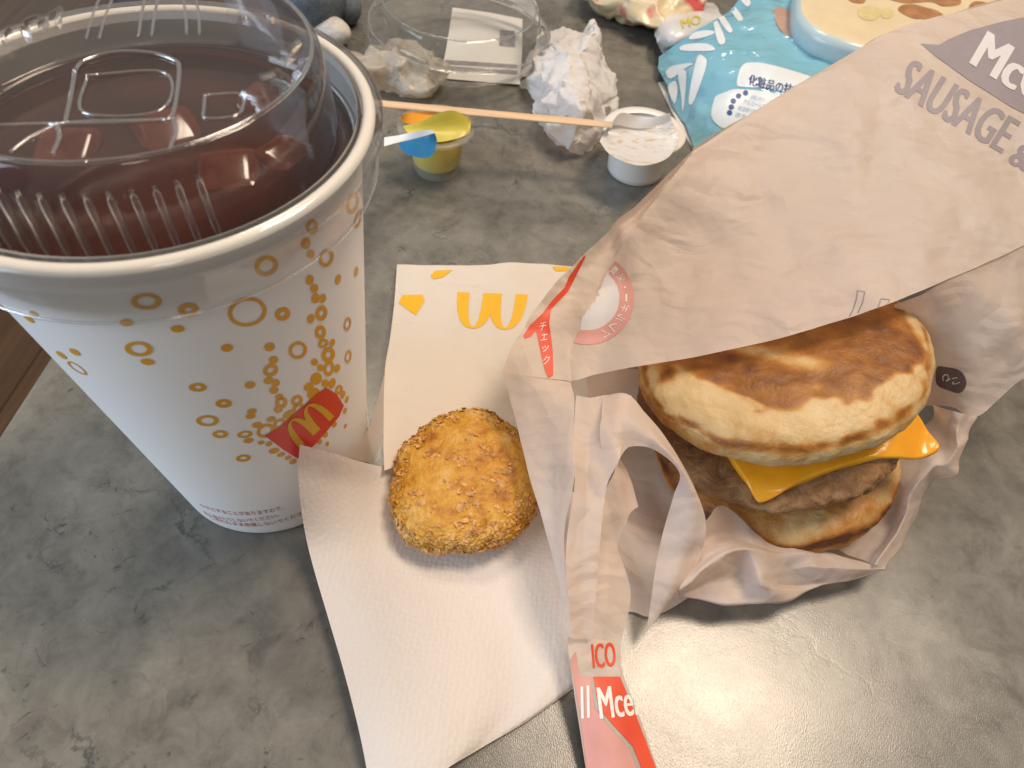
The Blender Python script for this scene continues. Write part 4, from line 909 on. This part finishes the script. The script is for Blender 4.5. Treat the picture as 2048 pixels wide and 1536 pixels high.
for a_, b_ in ((0, 0), (0, 12)):
    mesh('slip_print', *lay(*poly2d([(890, 132 - b_), (1035, 142 - b_), (1034, 149 - b_), (888, 141 - b_)]), patch_T, 0.02, 20), MAT['slip_ink'], rc)
mesh('slip_print', *lay(*poly2d([(1000, 60), (1030, 62), (1030, 95), (998, 92)]), patch_T, 0.02, 20), MAT['slip_ink'], rc)
c = at(900, 142, 1.9); dc = (c[0] - 0.2, c[1] + 5.1, 1.75)
dm = thing('clear_dome_lid', (dc[0], dc[1], dc[2]), 'large clear round plastic lid lying over crumpled film at the back', 'clear lid')
V, Fc = lathe([tuple(q) for q in cr(np.array([(5.35, -0.5), (5.2, -0.45), (5.15, 0.0), (5.25, 0.12), (5.0, 0.2), (4.75, 0.15), (4.65, 0.5), (4.55, 1.2), (4.35, 1.45), (4.1, 1.4), (2, 1.38), (0.01, 1.38)]), 4)], dc, 140, None, lambda r, z, a: r * (1 + 0.012 * math.sin(3 * a) + 0.008 * math.sin(11 * a + z * 3)))
V[:, 2] += (V[:, 0] - dc[0]) * -0.05; mesh('shell', V, Fc, MAT['dome'], dm)
for zr, rr in ((0.16, 5.12), (-0.4, 5.22), (1.42, 4.3)):
    V, Fc = tube([(dc[0] + rr * math.cos(a), dc[1] + rr * math.sin(a), dc[2] + zr - rr * math.cos(a) * 0.05) for a in np.linspace(0, 2 * math.pi, 90)], 0.06, 6, False); mesh('rim_bead', V, Fc, MAT['dome'], dm)
# plush toy
MAT['plush'] = plain('grey_blue_plush', (0.17, 0.20, 0.235), 0.95, 0.25, 500, 0.8, 0.1); MAT['plush_w'] = plain('cream_plush', (0.66, 0.63, 0.58), 0.95, 0.12, 500, 0.8, 0.1)
pl = thing('plush_toy', at(610, 40, 0), 'grey-blue plush toy with a cream foot behind the cup', 'plush toy')
def blob(name, c, rad, rot, mat, parent, fuzz=0.04):
    bm = bmesh.new(); bmesh.ops.create_icosphere(bm, subdivisions=4, radius=1.0); mt = Matrix.Translation(Vector(c)) @ Matrix.Rotation(R(rot), 4, 'Z') @ Matrix.Diagonal((*rad, 1)); V = []
    for v in bm.verts:
        p = v.co * (1 + fuzz * noise.noise(v.co * 3) + fuzz * 0.5 * noise.noise(v.co * 9)); V.append(tuple(mt @ p))
    Fc = [tuple(v.index for v in f.verts) for f in bm.faces]; bm.free(); return mesh(name, np.array(V), Fc, mat, parent)
cb_ = at(612, 22, 2.0); blob('body', (cb_[0] - 0.6, cb_[1] + 1.6, 2.4), (2.5, 2.3, 2.4), 10, MAT['plush'], pl)
cf = at(662, 58, 0.9); blob('foot', (cf[0] - 0.1, cf[1], 0.85), (1.35, 0.85, 0.8), -18, MAT['plush_w'], pl)
ca_ = at(690, 18, 1.0); blob('arm', (ca_[0], ca_[1] + 0.3, 1.0), (0.9, 1.0, 1.0), 30, MAT['plush'], pl)
MAT['navy'] = plain('navy_cloth', (0.02, 0.025, 0.09), 0.8, 0.2, 300, 0.5)
cn = at(285, 5, -68); nv = blob('cloth_bag', (cn[0], cn[1] + 5, -66.5), (11, 8.5, 5), 0, MAT['navy'], None, 0.08); tag(nv, 'dark navy cloth bag on the floor, seen through the clear cup lid', 'bag')
# snack bag
def snack_mat():
    m, nt, b = M('snack_bag_film'); L = nt.links.new; n = tex(nt, 22, 3, 0.5, 0.6)
    r = ramp(nt, n, [(0.36, (0.58, 0.46, 0.27)), (0.56, (0.66, 0.55, 0.36)), (0.62, (0.55, 0.08, 0.08)), (0.74, (0.60, 0.12, 0.10))]); L(r.outputs[0], b.inputs['Base Color']); b.inputs['Roughness'].default_value = 0.28; return m
MAT['snack'] = snack_mat()
c = at(1290, 0, 1.2); lump('snack_bag', (c[0] - 0.2, c[1] + 1.2, 1.4), (4.4, 3.6, 1.6), MAT['snack'], 'crinkled cream and red snack bag at the back of the table', 'snack bag', 0.8, 0.5, 8.0, [((0.8, -2.6, -0.4), 0.5, 0.75)])
# wet wipe pack
wp = thing('wipes_pack', at(1650, 80, 0), 'light blue plastic wipes pack with white stripes and navy lettering', 'wipes pack')
def film_mat():
    m, nt, b = M('blue_film'); L = nt.links.new; n = tex(nt, 14, 3); r = ramp(nt, n, [(0.3, (0.15, 0.38, 0.50)), (0.7, (0.24, 0.48, 0.58))]); L(r.outputs[0], b.inputs['Base Color']); b.inputs['Roughness'].default_value = 0.13; b.inputs['Specular IOR Level'].default_value = 0.8
    L(fold_bump(nt, 0.5, bump(nt, None, tex(nt, 60, 3), 0.3, 0.004)), b.inputs['Normal']); return m
MAT['blue_film'] = film_mat()
patch('film_body', [
    [(1318, 108, 0.8), (1326, 150, 0.5), (1345, 210, 0.3), (1370, 262, 0.2), (1400, 312, 0.2), (1450, 400, 0.2)],
    [(1390, 66, 2.2), (1405, 120, 2.2), (1420, 185, 1.8), (1440, 240, 1.4), (1465, 290, 0.9), (1520, 370, 0.4)],
    [(1480, 0, 3.0), (1500, 70, 3.2), (1520, 140, 3.0), (1545, 200, 2.6), (1570, 260, 2.0), (1640, 340, 1.2)],
    [(1600, -80, 3.4), (1630, 20, 3.6), (1660, 100, 3.5), (1690, 170, 3.2), (1720, 240, 2.6), (1790, 320, 2.0)],
    [(1800, -160, 3.2), (1840, -40, 3.6), (1880, 60, 3.6), (1910, 150, 3.2), (1950, 230, 2.6), (2020, 300, 1.6)],
    [(2100, -260, 0.3), (2150, -120, 0.4), (2200, 0, 0.4), (2240, 100, 0.3), (2270, 180, 0.3), (2330, 260, 0.2)]], MAT['blue_film'], wp, 10, 10, 0.5, 0.32, 6.0, zmin=0.08)
T6 = PATCH['film_body'][2]
MAT['pack_white'] = plain('pack_white_print', (0.66, 0.70, 0.72), 0.25, 0.05); MAT['pack_navy'] = plain('pack_navy_ink', (0.03, 0.07, 0.22), 0.35, 0.05); MAT['pack_tan'] = plain('pack_tan_print', (0.42, 0.27, 0.21), 0.3, 0.08); MAT['pack_pale'] = plain('pack_pale_blue_ink', (0.33, 0.43, 0.56), 0.35, 0.2, 400)
stripes = [[(640,60),(660,50),(715,130),(710,150),(690,140)], [(690,20),(712,15),(765,80),(755,100),(738,90)], [(630,90),(648,95),(685,180),(672,205),(650,190)], [(480,230),(500,205),(600,200),(640,230),(560,235)], [(560,260),(590,262),(600,300),(545,460),(520,470),(530,380)],
           [(470,330),(500,320),(510,350),(500,470),(490,510),(485,430)], [(415,330),(450,300),(540,290),(500,315),(440,360)], [(425,400),(455,370),(470,400),(462,460),(450,470)], [(520,180),(545,150),(600,140),(640,150),(580,175)], [(745,-20),(790,-10),(800,20),(780,30)]]
for st in stripes: mesh('stripe_print', *lay(*smoothpoly([q4(*p) for p in st], 3), T6, 0.03, 12), MAT['pack_white'], wp)
mesh('tan_print', *lay(*smoothpoly([q4(*p) for p in [(905,45),(960,40),(1030,100),(1150,180),(1330,235),(1260,275),(1130,235),(1080,190),(960,160),(915,100)]], 4), T6, 0.03, 14), MAT['pack_tan'], wp)
la = mesh('label_print', *lay(*smoothpoly([q4(*p) for p in [(738,385),(745,340),(760,305),(790,288),(870,292),(1010,330),(1130,372),(1160,400),(1150,440),(1100,455),(900,408),(780,398),(750,396)]], 3), T6, 0.03, 14), MAT['pack_white'], wp)
lb = mesh('label_print', *lay(*smoothpoly([q4(*p) for p in [(622,530),(632,470),(645,440),(690,420),(740,408),(860,418),(1000,448),(1010,480),(980,560),(800,590),(690,588),(650,570)]], 3), T6, 0.03, 14), MAT['pack_white'], wp)
put('label_lettering', '化粧品の技術で', q4(790, 388), (275 * k4, 66 * k4), (8 * k4, -46 * k4), T6, MAT['pack_navy'], 0.085, 0.02, la)
for (x, y) in [(705,516),(713,490),(722,463),(746,440),(778,426)]: mesh('bullet_print', *lay(*ring2d(*q4(x, y), 5.5, 5.5, 0, 0, 14), T6, 0.045, 8), MAT['pack_navy'], lb)
for i, tx in enumerate(['お肌にやさしい水分たっぷり', 'アルコールフリーの', '保湿成分配合シート', '厚手やわらか']):
    x0, y0 = [(800, 440), (765, 462), (740, 490), (728, 520)][i]; T, Fq = text_norm(tx); mesh('label_lettering', *lay(affine(T, q4(x0, y0 + 14), (150 * k4, 34 * k4), (3, -9)), Fq, T6, 0.045, 14), MAT['pack_pale'], lb)
MAT['lid_rim'] = plain('pale_blue_plastic', (0.42, 0.53, 0.56), 0.25, 0.03); MAT['lid_top'] = plain('cream_plastic', (0.66, 0.54, 0.35), 0.35, 0.06); MAT['spot'] = plain('brown_spot_print', (0.36, 0.17, 0.07), 0.35, 0.25, 150); MAT['spot2'] = plain('pale_spot_print', (0.60, 0.50, 0.24), 0.35, 0.1, 150)
ol = [(1592, -20), (1594, 28), (1625, 62), (1680, 86), (1745, 104), (1850, 135), (1960, 125), (2060, 60), (2100, -60), (1950, -170), (1750, -190), (1640, -120)]
O2 = np.array([at(x, y, 4.5) for x, y in ol]); O2 = cr(np.vstack([O2, O2[:1]]), 6)[:-1]; ce = O2.mean(0); rings = []
for sc_, z in ((0.97, 3.2), (1.0, 3.5), (1.0, 4.2), (0.985, 4.45), (0.955, 4.55)): rings.append(ce + (O2 - ce) * sc_ + np.array([0, 0, z - 4.5]))
V = np.vstack(rings); n = len(O2); mesh('flip_lid_rim', V, grid_faces(len(rings), n, True), MAT['lid_rim'], wp)
rings = [ce + (O2 - ce) * sc_ + np.array([0, 0, z - 4.5]) for sc_, z in ((0.955, 4.55), (0.93, 4.62), (0.85, 4.66), (0.5, 4.72), (0.2, 4.74))]
V, Fc = fan(np.vstack(rings), grid_faces(len(rings), n, True), [4 * n + k for k in range(n)]); tp = mesh('flip_lid_top', V, Fc, MAT['lid_top'], wp); T7 = bvh(V, Fc)
for sp in ([(1475,50),(1490,25),(1540,20),(1600,35),(1650,50),(1690,80),(1690,115),(1640,118),(1600,90),(1540,85)], [(1420,-10),(1500,-20),(1600,-30),(1740,-10),(1755,20),(1680,30),(1620,10),(1500,15)], [(1795,40),(1820,8),(1880,15),(1918,45),(1880,65),(1830,75)], [(1245,-10),(1320,-12),(1315,15),(1265,12)], [(1880,-40),(1990,-30),(2040,10),(1960,20)]):
    mesh('spot_print', *lay(*smoothpoly([q4(*p) for p in sp], 4), T7, 0.02, 14), MAT['spot'], tp)
for sp in ([(1290,45),(1330,30),(1385,40),(1390,75),(1345,95),(1300,80)], [(1395,50),(1430,40),(1450,65),(1430,85),(1400,80)]): mesh('spot_print', *lay(*smoothpoly([q4(*p) for p in sp], 4), T7, 0.02, 14), MAT['spot2'], tp)
# silvery packet and card
sp_ = thing('silver_packet', at(1370, 50, 0), 'silvery white film packet tucked behind the blue wipes pack', 'packet')
MAT['silver'] = plain('silver_white_film', (0.60, 0.60, 0.60), 0.25, 0.15, 40, 0.2)
patch('film_body', [[(1308, 62, 0.3), (1322, 15, 0.3), (1370, 8, 0.3), (1428, 4, 0.3)], [(1312, 80, 1.2), (1335, 45, 1.9), (1385, 32, 1.9), (1440, 25, 1.5)], [(1318, 96, 0.8), (1345, 85, 1.6), (1395, 66, 1.8), (1445, 45, 1.4)], [(1330, 118, 0.3), (1360, 105, 0.5), (1410, 90, 0.5), (1460, 70, 0.4)]], MAT['silver'], sp_, 8, 8, 0.15, 0.5, 2.0, key='packet')
put('packet_lettering', 'MO', (1364, 58), (38, -10), (-3, -18), PATCH['packet'][2], MAT['foil_yellow'], 0.05, 0.02, sp_)
cdp = patch('card', [[(1316, 165, 0.06), (1350, 160, 0.06), (1420, 150, 0.06)], [(1353, 240, 0.06), (1390, 238, 0.06), (1450, 235, 0.06)], [(1398, 318, 0.06), (1430, 316, 0.06), (1490, 310, 0.06)]], MAT['white_paper'], None, 4, 4, 0)
so = cdp.modifiers.new('t', 'SOLIDIFY'); so.thickness = 0.0005; so.offset = 1
tag(cdp, 'plain white card edge sticking out under the blue wipes pack', 'card')
